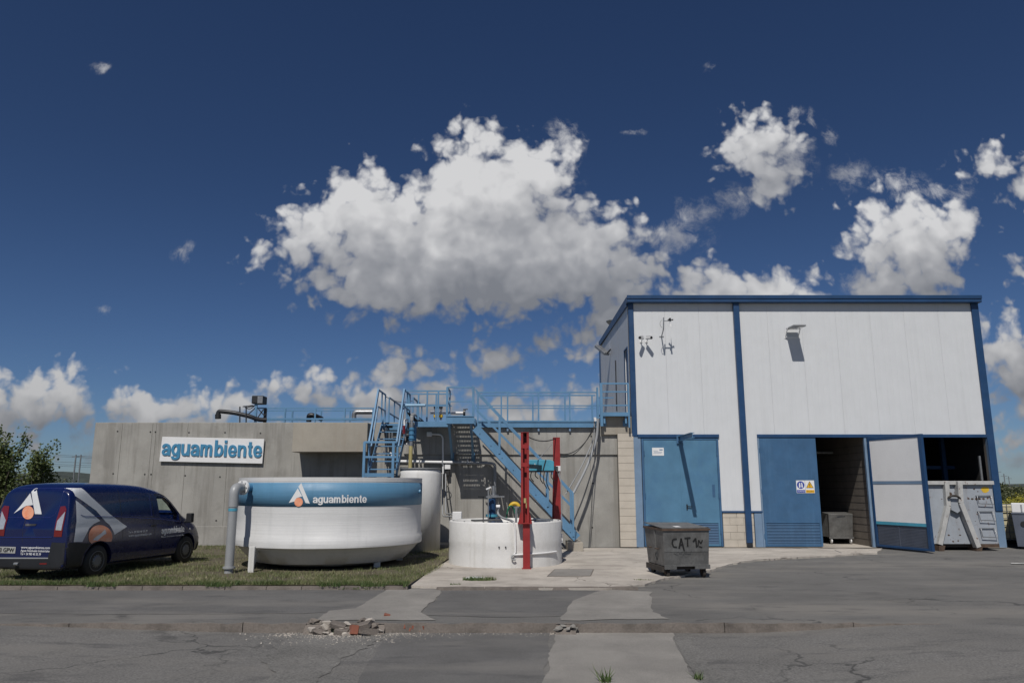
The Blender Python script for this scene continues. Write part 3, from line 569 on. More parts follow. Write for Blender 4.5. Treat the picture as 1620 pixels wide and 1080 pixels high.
# notice on left leaf
nt = MB(); nx0, nx1, nz0, nz1 = X(1031,714,YF), X(1049.5,714,YF), Z(720.5,YF), Z(708,YF); nt.box(nx0, nx1, yd-.0515, yd-.0475, nz0, nz1)
no = nt.build('door_notice', M['white']); setp(no, 'small white notice on the left leaf of the closed blue double door', 'notice')
p = MB(); w_ = nx1-nx0; p.box(nx0+w_*.62, nx0+w_*.9, yd-.053, yd-.0517, nz1-.09, nz1-.05)
for i, (u0, u1) in enumerate(((.1,.5),(.15,.85),(.1,.8))): p.box(nx0+w_*u0, nx0+w_*u1, yd-.053, yd-.0517, nz1-.10-.04*i-.012, nz1-.10-.04*i)
p.build('printed_lines', M['pillar'], no)
# second doorway: the left leaf closed, the right leaf swung out
la, lbx = o2a+.03, X(1293,760,YF)
for a_, b_ in ((o2a-.03, o2a+.025), (o2b-.09, o2b-.01)): MB().box(a_, b_, YF-.105, YF, .03, zc-.09).build('door_jamb', M['pillar'], hall, bevel=.005)
def leaf(x0, x1, name, face, lou, parent, local=False, y=0, h0=.05, h1=3.5):
    p = MB(); p.box(x0, x1, y, y+.05, zl1+.04, h1); p.box(x0, x0+.07, y, y+.05, h0, zl1+.04); p.box(x1-.07, x1, y, y+.05, h0, zl1+.04); p.box(x0+.07, x1-.07, y, y+.05, h0, h0+.07)
    lf = p.build(name, face, parent, bevel=.004, local=local)
    p = MB(); louvre(p, x0+.072, x1-.072, h0+.075, zl1+.035, y+.005, 14); p.build('louvre', lou, lf, local=local)
    p = MB(); p.box(x0+.07, x1-.07, y+.044, y+.048, h0+.07, zl1+.04); p.build('louvre_backing', M['blacksteel'], lf, local=local); return lf
lf = leaf(la, lbx, 'door_leaf', M['door2'], M['door2'], hall, y=YF-.10, h1=zc-.10)
for zh in (.3, 1.75, 3.1): MB().tube([(la-.012, YF-.105, zh), (la-.012, YF-.105, zh+.15)], .018, 8).build('hinge', M['door2'], lf)
# safety signs on it
sgn = thing('safety_sign', 'pair of small safety signs on the dark blue door leaf, blue circle and yellow triangle', 'sign', (X(1272,770,YF), YF-.105, Z(770,YF)))
ys_ = YF-.1035
sx0, sxm, sx1 = X(1258,770,YF), X(1272,770,YF), X(1286.5,770,YF); sz0, sz1 = Z(779.5,YF), Z(759.5,YF); hs = sz1-sz0
p = MB(); p.box(sx0, sxm-.004, ys_-.004, ys_, sz0, sz1); p.build('plate', M['white'], sgn); p = MB(); p.box(sxm+.004, sx1, ys_-.004, ys_, sz0, sz1); p.build('plate', M['white'], sgn)
cxs = (sx0+sxm)/2; czs = sz0+hs*.64; ws = sxm-sx0
p = MB(); p.disc((cxs, ys_-.0055, czs), ws*.42, .001, 'y', 28); p.box(sx0+.01, sxm-.012, ys_-.0055, ys_-.0045, sz0+.01, sz0+hs*.25); p.build('blue_mark', M['signb'], sgn)
p = MB(); p.prism([(cxs-ws*.22,czs-ws*.25),(cxs-ws*.10,czs-ws*.32),(cxs-ws*.03,czs-ws*.2),(cxs-ws*.05,czs+ws*.22),(cxs-ws*.16,czs+ws*.26),(cxs-ws*.2,czs+ws*.05)], ys_-.0075, ys_-.0065)
p.prism([(cxs+ws*.05,czs-ws*.22),(cxs+ws*.20,czs-ws*.3),(cxs+ws*.24,czs-ws*.1),(cxs+ws*.16,czs+ws*.24),(cxs+ws*.06,czs+ws*.26),(cxs+ws*.08,czs+ws*.02)], ys_-.0075, ys_-.0065); p.build('glove_symbols', M['white'], sgn)
cxt = (sxm+sx1)/2; p = MB(); p.prism([(cxt-ws*.43,czs-ws*.34),(cxt+ws*.43,czs-ws*.34),(cxt,czs+ws*.42)], ys_-.0055, ys_-.0045); p.build('triangle_border', M['blacksteel'], sgn)
p = MB(); p.prism([(cxt-ws*.35,czs-ws*.29),(cxt+ws*.35,czs-ws*.29),(cxt,czs+ws*.32)], ys_-.0075, ys_-.0065); p.box(sxm+.014, sx1-.01, ys_-.0055, ys_-.0045, sz0+.01, sz0+hs*.25); p.build('yellow_mark', M['signy'], sgn)
p = MB(); p.box(cxt-.012, cxt+.012, ys_-.0095, ys_-.0085, czs-ws*.12, czs+ws*.12); p.box(cxt-.012, cxt+.012, ys_-.0095, ys_-.0085, czs-ws*.24, czs-ws*.17); p.build('exclamation_mark', M['blacksteel'], sgn)
text('GUANTES', ws*.8, .045, lambda u, v, w: (sx0+ws*.1+u, ys_-.0065-w, sz0+.035+v), M['white'], sgn, 'lettering', .0005)
text('PELIGRO', ws*.8, .045, lambda u, v, w: (sxm+ws*.12+u, ys_-.0065-w, sz0+.035+v), M['blacksteel'], sgn, 'lettering', .0005)
# open leaf: hinge at o2b, swings out to the right
hx, hy = o2b + .02, YF - .13; ex = X(1470, 800, 23.25)
ang = math.atan2(23.25 - hy, ex - hx); Lw = math.hypot(23.25 - hy, ex - hx)
ol = bpy.data.objects.new('open_door_leaf', None); COL.objects.link(ol); ol.parent = hall; ol.location = Vector((hx, hy, 0)) - hall.location; ol.rotation_euler = (0, 0, ang); ol['label'] = 'open white-backed door leaf with blue frame'
def LM(nm, m, f, bevel=0): q = MB(); f(q); return q.build(nm, m, ol, bevel=bevel, local=True)
H1 = zc - .10; zr1 = Z(828, 24.4); zr2 = Z(763, 24.4)
def fr_(q):
    q.box(0, .09, -.045, .045, .06, H1); q.box(Lw-.13, Lw, -.05, .05, .06, H1); q.box(.09, Lw-.13, -.045, .045, H1-.1, H1); q.box(.09, Lw-.13, -.045, .045, .06, .13)
LM('leaf_frame', M['trim'], fr_, .004)
LM('leaf_panel', M['white'], lambda q: [q.box(.09, Lw*.36-.003, -.03, .03, zr2+.05, H1-.1), q.box(Lw*.36, Lw-.13, -.03, .03, zr2+.05, H1-.1)])
LM('leaf_panel', M['white'], lambda q: q.box(.09, Lw-.13, -.03, .03, zr1+.05, zr2-.05))
LM('middle_rail', M['pillar'], lambda q: q.box(.09, Lw-.13, -.04, .04, zr2-.045, zr2+.045))
LM('lower_rail', M['box'], lambda q: q.box(.09, Lw-.13, -.042, .042, zr1-.045, zr1+.045))
LM('louvre', M['louvre'], lambda q: [q.box(.1, Lw-.14, -.012, .012, .13, zr1-.05)] + [q.box(.1, Lw-.14, -.02, .02, .16+i*.045, .168+i*.045) for i in range(int((zr1-.22)/.045))] + [q.box(.95,.975,-.024,.024,.13,zr1-.05)])
LM('handle', M['blacksteel'], lambda q: [q.bar((Lw-.19, .06, 1.42), (Lw-.19, .09, 1.42), .03), q.bar((Lw-.16, .09, 1.42), (Lw-.38, .09, 1.42), .028), q.box(Lw-.22, Lw-.16, .031, .04, 1.33, 1.5)])
# ---- things on the facade
fl_ = thing('floodlight', 'grey square floodlight on a bracket high on the white wall right of the downpipe', 'lamp', (X(1259,519,YF), YF-.07, Z(519,YF)))
fx0 = X(1245,518,YF-.5); c0 = Vector((X(1259,517.5,YF-.5), YF-.52, Z(517.5,YF-.5))); dv = Vector((0, -math.cos(R(-2)), math.sin(R(-2)))); up_ = Vector((0, math.sin(R(-2)), math.cos(R(-2))))
p = MB(); p.bar(c0 - dv*.37, c0 + dv*.36, .42, .07, up_); p.build('housing', M['pvc'], fl_, bevel=.02)
p = MB(); p.bar(c0 - dv*.30 - up_*.038, c0 + dv*.30 - up_*.038, .34, .012, up_); p.build('glass', M['clearlens'], fl_)
for x in (-.12, .0, .12): MB().bar(c0 - dv*.2 + Vector((x, 0, .05)), c0 + dv*.15 + Vector((x, 0, .05)), .012, .03).build('cooling_fin', M['galv'], fl_)
for s_ in (-.22, .22): MB().bar(c0 + Vector((s_, .2, 0)), (c0.x+s_, YF-.08, c0.z-.26), .022, .03).build('bracket_arm', M['white'], fl_)
MB().box(c0.x-.25, c0.x+.25, YF-.085, YF-.064, c0.z-.30, c0.z-.25).build('bracket', M['white'], fl_)
for k, (px, sg, lab) in enumerate(((1011, -1, 'small white bullet camera by the corner of the white wall, aimed left'), (1024, 1, 'small white bullet camera near the wall corner, aimed right'))):
    c = thing('security_camera', lab, 'camera', (X(px,535,YF), YF-.065, Z(535,YF)), 0, 'cameras at the corner of the hall')
    b = Vector((X(px, 536, YF)-sg*.05, YF-.07, Z(541,YF))); e_ = b + Vector((sg*.00, -.26, .08)); t_ = e_ + Vector((sg*.10, -.13, -.02))
    p = MB(); p.tube([b, b+Vector((0,-.15,-.02)), e_], .015, 8); p.disc(b, .045, -.02, 'y', 12); p.build('arm', M['white'], c)
    p = MB(); p.tube([e_ - (t_-e_)*.35, t_], .05, 14); p.build('body', M['white'], c); p = MB(); p.tube([t_, t_ + (t_-e_)*.18], [.05,.042], 14); p.build('lens_hood', M['blacksteel'], c)
    p = MB(); p.bar(e_ - (t_-e_)*.3+Vector((0,0,.056)), t_+(t_-e_)*.25+Vector((0,0,.056)), .1, .008); p.build('sunshade', M['white'], c)
ws_ = thing('weather_vane', 'small grey wind vane and cup sensor on a bent arm high on the white wall', 'weather sensor', (X(1046,525,YF), YF-.07, Z(530,YF)))
b = Vector((X(1046,535,YF), YF-.06, Z(533,YF))); h_ = b + Vector((-.05,-.62,.12)); 
p = MB(); p.tube(bend([b, h_, h_+Vector((.02,0,.42))]), .02, 8); p.bar(h_+Vector((0,0,.30)), h_+Vector((.28,0,.30)), .025); p.box(b.x-.08,b.x+.08,YF-.075,YF-.066,b.z-.02,b.z+.02); p.build('arm', M['galv'], ws_)
p = MB(); p.tube([h_+Vector((.24,0,.30)), h_+Vector((.24,0,.40))], .03, 10)
for an in (0, 2.1, 4.2): p.tube([h_+Vector((.24,0,.34)), h_+Vector((.24+.10*math.cos(an),.10*math.sin(an),.34))], [.008,.03], 8)
p.build('wind_cups', M['trimblack'], ws_)
p = MB(); p.prism([(h_.x+.22,h_.z+.10),(h_.x+.28,h_.z+.10),(h_.x+.26,h_.z+.26),(h_.x+.245,h_.z+.68),(h_.x+.225,h_.z+.26)], h_.y-.012, h_.y+.012); p.build('vane_blade', M['white'], ws_)
p = MB(); p.tube([h_+Vector((-.09*math.cos(a)-.02, 0, .2+.13*math.sin(a))) for a in lin(-1.4,1.4,9)], .008, 6); p.build('cable', M['pvc'], ws_)
wl = thing('wall_lamp', 'grey cylindrical lamp angled down on the shaded side wall of the hall', 'lamp', (xa-.02, 29.2, Z(565,29.2)))
c0 = Vector((xa-.15, 30.3, Z(556,30.3))); p = MB(); p.bar(c0+Vector((-.32,.5,.32)), c0+Vector((0,-.1,-.12)), .28, .12); p.build('lamp_head', M['galv'], wl, bevel=.02); p = MB(); p.bar(c0+Vector((.0,-.1,-.1)), (xa-.01, c0.y-.3, c0.z+.05), .04); p.build('bracket', M['blacksteel'], wl)
cb = MB(); yy_ = 28.7; cb.tube([(xa-.02, yy_, Z(570,yy_)), (xa-.02, yy_, Z(650,yy_))], .02, 6); setp(cb.build('conduit', M['blacksteel']), 'thin dark conduit running down the side wall below the angled lamp', 'conduit')

# ------------------------------------------------------------------ concrete basin wall
YW = 25.5
xw0 = X(151,668,YW); zwt = Z(668, YW)
bas = thing('concrete_basin', 'long grey board-marked concrete basin wall with an overhanging channel box', 'basin', ((xw0+xa)/2, YW, 0))
xe = X(978, 780, YW)
p = MB(); p.box(xw0, xe, YW, YW+.35, 0, zwt-.0); p.build('front_wall', M['conc'], bas, bevel=.012)
p = MB(); p.box(xw0, xw0+.35, YW+.352, YW+13, 0, zwt-.002); p.build('side_wall', M['conc'], bas); p = MB(); p.box(xw0, xa-.1, YW+13.002, YW+13.3, 0, zwt-.005); p.build('back_wall', M['conc'], bas); p = MB(); p.box(xe-.35, xe, YW+.352, YW+13, 0, zwt-.002); p.build('side_wall', M['conc'], bas)
xb0, xb1 = X(463,690,YW-.9)+.0, X(581,690,YW-.9); zb0 = Z(714.5, YW-.9)
p = MB(); p.box(xb0, xb1, YW-.9, YW-.002, zb0, Z(668,YW-.9)); p.build('channel_box', M['conc2'], bas, bevel=.01)
xu0 = X(640,690,YW)
p = MB(); p.box(xu0, xe, YW-.06, YW-.002, Z(719,YW), zwt); p.build('upper_band', M['conc'], bas, bevel=.006)
JM = mat('board_joint_grey', (.17,.163,.145), .9, var=.25, scale=6)  # grey of the thin strips that mark the board joints
for px in (192, 240, 246, 296, 362): 
    x = X(px, 690, YW); MB().box(x, x+.012, YW-.003, YW-.0005, .1, zwt-.02).build('board_joint', JM, bas)
for px in (720,806,880,935): 
    x = X(px, 800, YW); MB().box(x, x+.012, YW-.003, YW-.0005, .05, Z(722,YW)).build('board_joint', JM, bas)
for px in (690,745,812,880,935): x = X(px,690,YW); MB().box(x, x+.01, YW-.0635, YW-.0605, Z(717,YW), zwt-.1).build('board_joint', JM, bas)
p = MB(); p.box(xw0-.0, X(460,800,YW), YW-.03, YW-.001, 0, Z(832,YW)); p.build('footing_band', M['conc'], bas, bevel=.01)
th = MB()
for (px, py) in [(186,682),(238,683),(246,683),(299,684),(356,684),(412,685),(179,749),(229,750),(239,750),(293,752),(348,754),(342,823),(343,860),(775,866-3),(935,690),(938,764),(937,834),(880,730),(838,838-3),(868,745)]:
    x, z = at(px, py, YW-.002); th.disc((x, YW-.006 - (.06 if py < 716 and px > 660 else 0), z), .028, .004, 'y', 12)
th.build('tie_holes', M['dark'], bas)
p = MB(); p.box(X(951,690,YW-.12), xa-.0, YW-.16, YW+.3, Z(688,YW), Z(659,YW)); p.build('raised_block', M['conc2'], bas, bevel=.015)
p = MB(); p.box(xe+.003, xa-.003, YW-.005, YW+.3, 0, Z(688,YW)-.003); p.build('end_wall', M['conc'], bas)
blocks('block_pillar', xe+.0, xa+.045, .03, Z(685,YF), YF-.10, hall, .247, 2.0, .18)
# low plinth behind the lawn
p = MB(); p.box(X(690,872,24.6), X(718,872,24.6), 24.5, 25.45, .03, .18); setp(p.build('plinth', M['conc2'], bevel=.01), 'low concrete strip between the tall white tank and the round sump', 'plinth')
# name board
ysn = YW - .10
bd = thing('name_board', 'white rectangular board with raised blue lettering on the concrete wall', 'sign', (X(335,710,ysn), ysn, Z(712,ysn)))
A_ = Vector((X(255,691,ysn), ysn, Z(691,ysn))); sx0, sx1, sz0, sz1 = X(253.5,711,ysn), X(417,711,ysn), Z(732,ysn), Z(691,ysn)
p = MB(); p.prism([(sx0,Z(729.5,ysn)),(sx1-.02,Z(733,ysn)),(sx1,Z(694,ysn)),(sx0+.03,Z(690.5,ysn))], ysn, ysn+.05); p.build('board', M['white'], bd, bevel=.004)
wl_ = X(414,711,ysn)-X(256,711,ysn); hl_ = Z(697,ysn)-Z(724,ysn); tilt = (Z(733,ysn)-Z(729.5,ysn))/(sx1-sx0)
wordmark('aguambiente', wl_, Z(696,ysn)-Z(728.5,ysn), lambda u, v, w: (X(256.5,711,ysn)+u, ysn-.001-w, Z(726.5,ysn)+v+tilt*u), M['letter'], bd, .03)
# ------------------------------------------------------------------ steel stairs, landings, walkway
def V(px, py, Y): x, z = at(px, py, Y); return Vector((x, Y, z))
def pbar(parent, name, m, p, q, w, h=None, up=(0,0,1), bevel=0):
    return MB().bar(p, q, w, h, up).build(name, m, parent, bevel=bevel)
def ptube(parent, name, m, pts, r, n=8): return MB().tube(pts, r, n).build(name, m, parent)
def pbox(parent, name, m, x0, x1, y0, y1, z0, z1, bevel=0): return MB().box(x0, x1, y0, y1, z0, z1).build(name, m, parent, bevel=bevel)
BL = M['blue']; YLn = 23.75; zdk = Z(657.5, YLn)
lx0, lx1 = X(706,663,YLn), X(750,663,YLn)
st = thing('steel_staircase', 'long sky blue staircase running down to the right from the landing along the wall', 'staircase', (X(840,800,YLn+.4), YLn+.4, 0))
top = V(752,676,YLn); bot = V(913,851,YLn); dirn = (bot-top).normalized()
SWd = .86
for k, yo in enumerate((0, SWd)):
    o = Vector((0, yo, 0)); p = MB(); p.bar(top+o, bot+o, .012, .25); nrm = dirn.cross(Vector((0,1,0))).normalized()
    for s_ in (-1, 1): p.bar(top+o+nrm*.125*s_+Vector((0,.03*(1 if k == 0 else -1),0)), bot+o+nrm*.125*s_+Vector((0,.03*(1 if k == 0 else -1),0)), .06, .012)
    p.build('stringer', BL, st)
nT = 18
for i in range(1, nT):
    c = top.lerp(bot, i/nT) + Vector((.02, 0, .02))
    p = MB()
    for j in range(4): p.box(c.x-.115+j*.06, c.x-.115+j*.06+.034, YLn+.01, YLn+SWd-.01, c.z-.012, c.z+.012)
    p.box(c.x-.12, c.x+.125, YLn+.008, YLn+.03, c.z-.035, c.z-.0125); p.box(c.x-.12, c.x+.125, YLn+SWd-.03, YLn+SWd-.008, c.z-.035, c.z-.0125)
    p.build('tread', BL, st)
    for yo in (-.011,): MB().tube([(c.x-.05, YLn+yo-.006, c.z-.03), (c.x-.05, YLn+yo+.01, c.z-.03)], .014, 6).build('bolt', M['blacksteel'], st) if i % 2 else None
def stair_pt(px, py, Y): return V(px, py, Y)
rt0, rt1 = V(752,616,YLn), V(906,779,YLn); rm0, rm1 = V(752,645,YLn), V(905,800,YLn)
for k, yo in enumerate((0, SWd)):
    o = Vector((0, yo, 0))
    pbar(st, 'handrail', BL, rt0+o, rt1+o, .05); pbar(st, 'middle_rail', BL, rm0+o, rm1+o, .035)
    for px in (790, 866):
        t = (X(px,700,YLn)-rt0.x)/(rt1.x-rt0.x); a = rt0.lerp(rt1, t)+o; b_t = (a.x-top.x)/(bot.x-top.x); b = top.lerp(bot, b_t)+o
        pbar(st, 'post', BL, a, Vector((a.x, a.y, b.z)), .06)
    a = rt1+o; pbar(st, 'post', BL, a, Vector((a.x, a.y, V(906,848,YLn).z)), .06)
fb = thing('stair_foot_block', 'pale concrete block under the foot of the long blue staircase', 'block', (bot.x, YLn+.4, .04))
pbox(fb, 'block', M['conc2'], X(898,862,YLn), X(922,862,YLn), YLn-.15, YLn+SWd+.1, .03, Z(857.5,YLn-.1), .012)
# landing
ld = thing('stair_landing', 'sky blue landing with railing at the head of the long staircase', 'platform', ((lx0+lx1)/2, YLn+.8, zdk))
ycb = Z(670, YLn)
MB().box(lx0, lx1, YLn-.03, YLn+.03, ycb, zdk-.002).box(lx0, lx1, YLn-.05, YLn-.031, zdk-.03, zdk).build('edge_channel', BL, ld)
pbox(ld, 'edge_channel', BL, lx0, lx0+.05, YLn+.031, YW-.07, ycb, zdk-.002); pbox(ld, 'edge_channel', BL, lx1-.05, lx1, YLn+SWd+.03, YW-.07, ycb, zdk-.002)
dk = MB(); ny = 14; dy = (YW-.08-YLn-.05)/ny
for i in range(ny):      # anti-slip planks: solid strips and toothed slots between them
    y0 = YLn+.04+i*dy; dk.box(lx0+.06, lx1-.06, y0, y0+dy-.055, zdk-.012, zdk+.0)
    for j in range(15): xx = lx0+.06+(lx1-lx0-.12)*j/14.; dk.box(xx-.014, xx+.014, y0+dy-.0545, y0+dy-.0005, zdk-.010, zdk-.002)
    
dk.build('deck', BL, ld)
zr_, zm_ = Z(612.5, YLn), Z(635, YLn)
for x in (lx0+.02, lx1-.03): pbar(ld, 'post', BL, (x, YLn, ycb), (x, YLn, zr_), .07)
pbar(ld, 'top_rail', BL, (lx0, YLn, zr_), (lx1, YLn, zr_), .045); pbar(ld, 'middle_rail', BL, (lx0, YLn, zm_), (lx1, YLn, zm_), .035)
for x in (lx0+.02,): 
    pbar(ld, 'top_rail', BL, (x, YLn, zr_), (x, YLn+1.0, zr_), .045); pbar(ld, 'middle_rail', BL, (x, YLn, zm_), (x, YLn+1.0, zm_), .035); pbar(ld, 'post', BL, (x, YLn+1.0, zr_), (x, YLn+1.0, zdk), .05)
for x in (lx0+.08, lx1-.10): pbar(ld, 'brace', BL, (x, YLn+.08, ycb+.02), (x, YW-.07, Z(726,YW)), .07, .09); pbox(ld, 'brace_foot', BL, x-.06, x+.06, YW-.085, YW-.062, Z(734,YW), Z(716,YW))
# walkway along the wall head
def rails(parent, x0, x1, y, zs, xs, zb, w=.045):
    for i, z in enumerate(zs): pbar(parent, 'top_rail' if i == 0 else 'middle_rail', BL, (x0, y, z), (x1, y, z), w if i == 0 else w*.8)
    for x in xs: pbar(parent, 'post', BL, (x, y, zb), (x, y, zs[0]), w*1.15)
ww = thing('walkway', 'sky blue railed walkway on top of the concrete wall between stairs and hall', 'walkway', (X(850,670,25.4), 25.8, zwt))
y1_, y2_ = 25.38, 26.22
z1t, z1m = Z(620.5,y1_), Z(641.5,y1_); wx0, wx1 = lx1+.06, X(947,660,y1_)
zb_ = Z(676, y1_)
MB().box(wx0, wx1, y1_-.04, y1_+.02, zb_, Z(665.5,y1_)).box(wx0, wx1, y1_-.065, y1_-.041, Z(667.5,y1_), Z(665,y1_)).build('edge_channel', BL, ww)
MB().box(wx0, wx1, y1_-.065, y1_-.041, zb_, zb_+.03).build('lower_flange', BL, ww)
pbox(ww, 'deck', BL, wx0, wx1, y1_+.021, y2_-.03, Z(668,y1_)-.0, Z(667,y1_)+.01); pbox(ww, 'edge_channel', BL, wx0, wx1, y2_-.029, y2_+.02, zwt+.01, Z(665.5,y1_))
rails(ww, lx1-.02, wx1, y1_, (z1t, z1m), [X(p,650,y1_) for p in (756,803,852,901.5,945)], zb_)
rails(ww, lx1-.02, wx1, y2_, (z1t, z1m), [X(p,650,y2_) for p in (793,843,894,937)], zwt)
for p in (803,852,901.5): pbox(ww, 'bracket', M['pillar'], X(p,680,y1_)-.03, X(p,680,y1_)+.03, y1_-.03, y1_+.05, zb_-.12, zb_)
# end landing by the hall, one step up
el = thing('end_landing', 'sky blue railed landing bolted to the concrete beside the side door of the hall', 'platform', (X(972,655,25.0), 25.2, Z(658,25.0)))
y3 = 25.10; ex0, ex1 = X(951.5,655,y3), X(995,655,y3); ze0, ze1 = Z(658,y3), Z(652,y3)
pbox(el, 'edge_channel', BL, ex0, ex1, y3-.03, y3+.03, ze0, ze1); pbox(el, 'deck', BL, ex0+.02, ex1, y3+.031, 26.4, ze1-.03, ze1-.003)
for z, w in ((Z(606.5,y3),.05), (Z(619.5,y3),.045), (Z(641,y3),.045)): pbar(el, 'rail', BL, (ex0-.02, y3, z), (ex1, y3, z), w)
pbar(el, 'post', BL, (ex0, y3, Z(674,y3)), (ex0, y3, Z(606,y3)), .09); pbar(el, 'post', BL, (ex0-.11, y3+.1, Z(676,y3)), (ex0-.11, y3+.1, Z(612,y3)), .07); pbar(el, 'post', BL, (ex1, y3, Z(676,y3)), (ex1, y3, Z(606,y3)), .055)
for x in (ex0+.10, ex1-.10): pbox(el, 'bolted_plate', BL, x-.08, x+.08, YW-.185, YW-.162, Z(674,25.3), Z(665,25.3)); pbox(el, 'hanger', BL, x-.03, x+.03, y3+.031, YW-.186, Z(670,25.3), ze1-.031)
for z in (Z(629,y3+1.1), Z(641,y3+1.1)): pbar(el, 'rail', BL, (ex0, y3+1.1, z), (ex1-.35, y3+1.1, z), .04)
# left section beside the landing
sl = thing('pump_platform', 'short sky blue platform with railing left of the stair landing, over the tall tank', 'platform', (X(680,670,24.5), 24.9, Z(674,24.5)))
y4 = 24.5; px0, px1 = X(656,670,y4), lx0-.01; zp0, zp1 = Z(675,y4), Z(666.5,y4)
pbox(sl, 'edge_channel', BL, px0, px1, y4-.03, y4+.03, zp0, zp1); pbox(sl, 'deck', BL, px0, px1, y4+.031, YW-.07, zp1-.05, zp1-.01)
pbar(sl, 'hanging_post', BL, (px0+.03, y4, Z(697,y4)), (px0+.03, y4, zp1), .07)
rails(sl, X(637,618,y4), px1, y4+.05, (Z(618,y4), Z(640,y4)), [X(p,640,y4) for p in (675.5, 693)], zp1)
rails(sl, X(640,618,y4), px1, y4+1.5, (Z(623,y4+1.5), Z(642,y4+1.5)), [X(p,640,y4+1.5) for p in (646, 662, 690)], zp1)
ptube(sl, 'pale_pipe', mat('pale_blue_pipe', (.25,.42,.58), .5), [V(635,641,24.2), V(673,641,24.2)], .05, 10)
# steep stair up from the low landing behind the big tank
ls = thing('steep_stair', 'steep sky blue stair with handrails rising behind the large round tank', 'staircase', (X(600,750,23.4), 23.4, 0))
ya, yb2 = 22.9, 24.3; Xl, Xr = X(576,725,ya), X(622,725,ya); zlow = Z(754,ya); zlo2 = Z(748,ya)
pbox(ls, 'edge_channel', BL, Xl, Xr+.04, ya-.03, ya+.03, zlow, zlo2); pbox(ls, 'deck', BL, Xl, Xr, ya+.031, ya+.7, zlo2-.05, zlo2-.01)
for x in (Xl, Xr-.0): 
    pbar(ls, 'post', BL, (x, ya, .1), (x, ya, Z(699,ya)), .075); pbar(ls, 'post', BL, (x+.02, ya+.7, .1), (x+.02, ya+.7, Z(699,ya)), .06)
for py in (699, 722.5): pbar(ls, 'rail', BL, (Xl, ya, Z(py,ya)), (Xr+.1, ya, Z(py,ya)), .06); pbar(ls, 'rail', BL, (Xl, ya, Z(py,ya)), (Xl, ya+.7, Z(py,ya)), .05)
sxl, sxr = X(583,699,ya), X(627,699,ya)
hb = Z(699,ya); ht = Z(616.5, yb2)
for x in (sxl, sxr):
    pbar(ls, 'handrail', BL, (x, ya+.05, hb-.1), (x, yb2, ht), .05, .13, up=(0,-1,.5)); pbar(ls, 'handrail', BL, (x, yb2, ht), (x, yb2+1.4, ht), .045); pbar(ls, 'middle_rail', BL, (x, ya+.5, hb-.1), (x, yb2, ht-.6), .04); pbar(ls, 'middle_rail', BL, (x, yb2, ht-.55), (x, yb2+1.4, ht-.55), .04)
    pbar(ls, 'stringer', BL, (x, ya+.25, zlo2), (x, YW-.1, zwt+.05), .015, .24)
    for y in (yb2+.7, yb2+1.38): pbar(ls, 'post', BL, (x, y, zwt), (x, y, ht), .045)
    pbar(ls, 'handrail', BL, (x, yb2+2.2, ht), (x, yb2+4.8, ht), .045); pbar(ls, 'middle_rail', BL, (x, yb2+2.2, ht-.55), (x, yb2+4.8, ht-.55), .04)
    for y in (yb2+2.2, yb2+3.4, yb2+4.8): pbar(ls, 'post', BL, (x, y, zwt), (x, y, ht), .045)
for i in range(7):
    t = i/7.; y = ya+.35+(YW-.2-ya-.35)*t; z = zlo2+.12+(zwt-zlo2)*t; pbox(ls, 'tread', BL, sxl+.01, sxr-.01, y, y+.2, z-.012, z+.02)
pbox(ls, 'top_channel', BL, sxl, sxr, YW-.16, YW-.08, Z(680,YW-.1), Z(671,YW-.1)+.02)
ptube(ls, 'chain', M['galv'], sag((sxl, yb2+1.4, ht-.05), (sxr, yb2+2.2, ht-.1), .12), .012, 5)
# railing on the far side of the basin, seen over the wall
fr_r = thing('basin_railing', 'thin blue railing standing on the concrete basin wall above the name board', 'railing', (X(500,662,27.5), 27.5, zwt))
for y, xs_ in ((26.3, (405,451,498.7,545.5,590)), (27.6, (462.6,508,553.7))):
    x0_, x1_ = X(402,650,y), X(597,650,y)
    for py in ((645.5, 662.5) if y < 27 else (649.5, 664)): pbar(fr_r, 'rail', BL, (x0_ if y < 27 else X(415,650,y), y, Z(py,y)), (x1_, y, Z(py,y)), .04 if py < 655 else .06)
    for p_ in xs_: pbar(fr_r, 'post', BL, (X(p_,655,y), y, zwt-.05), (X(p_,655,y), y, Z(645.5 if y < 27 else 649.5,y)), .05)
# black pipes over the wall
bp = thing('overflow_pipe', 'black drooping pipe with a downturned end at the left end of the wall railing', 'pipe', V(375,655,26.0))
BR[0] = .15; ptube(bp, 'pipe', M['blacksteel'], bend([V(345,661,25.9), V(345,650,25.9), V(370,652.5,25.9), V(396,658.5,26.0), V(408,663.5,26.1), V(422,664,26.2)]), .075, 12); ptube(bp, 'outlet', M['black'], [V(345,662,25.9), V(345,655,25.9)], .10, 12)
for px in (379.5, 389.5): pbar(bp, 'stay', M['blacksteel'], V(px,643,25.9), (X(px,668,25.9), 25.9, zwt), .035)
bp2 = thing('elbow_pipe', 'short black pipe with a downturned elbow behind the middle of the wall railing', 'pipe', V(495,658,26)); ptube(bp2, 'pipe', M['blacksteel'], bend([V(488.5,667,26.6), V(489,656,26.6), V(497,657,26.6), V(509,662.5,26.9)]), .09, 12)
bp3 = thing('elbow_pipe', 'grey-black pipe elbow dropping behind the railing just left of the steep stair', 'pipe', V(560,655,26)); ptube(bp3, 'pipe', M['galv'], bend([V(560,664,27), V(560,651.5,27), V(590,651.5,27)]), .085, 12)
cbx = thing('control_cabinet', 'dark box on a blue mast standing above the concrete wall by the railing', 'control box', (X(408,640,26.1), 26.1, zwt))
y = 26.1; MB().box(X(399.5,633,y), X(417.5,633,y), y-.1, y+.35, Z(638.5,y), Z(626,y)).build('cabinet', M['trimblack'], cbx, bevel=.02); pbox(cbx, 'side_panel', M['galv'], X(409,633,y), X(417,633,y), y-.108, y-.101, Z(638,y), Z(627,y))
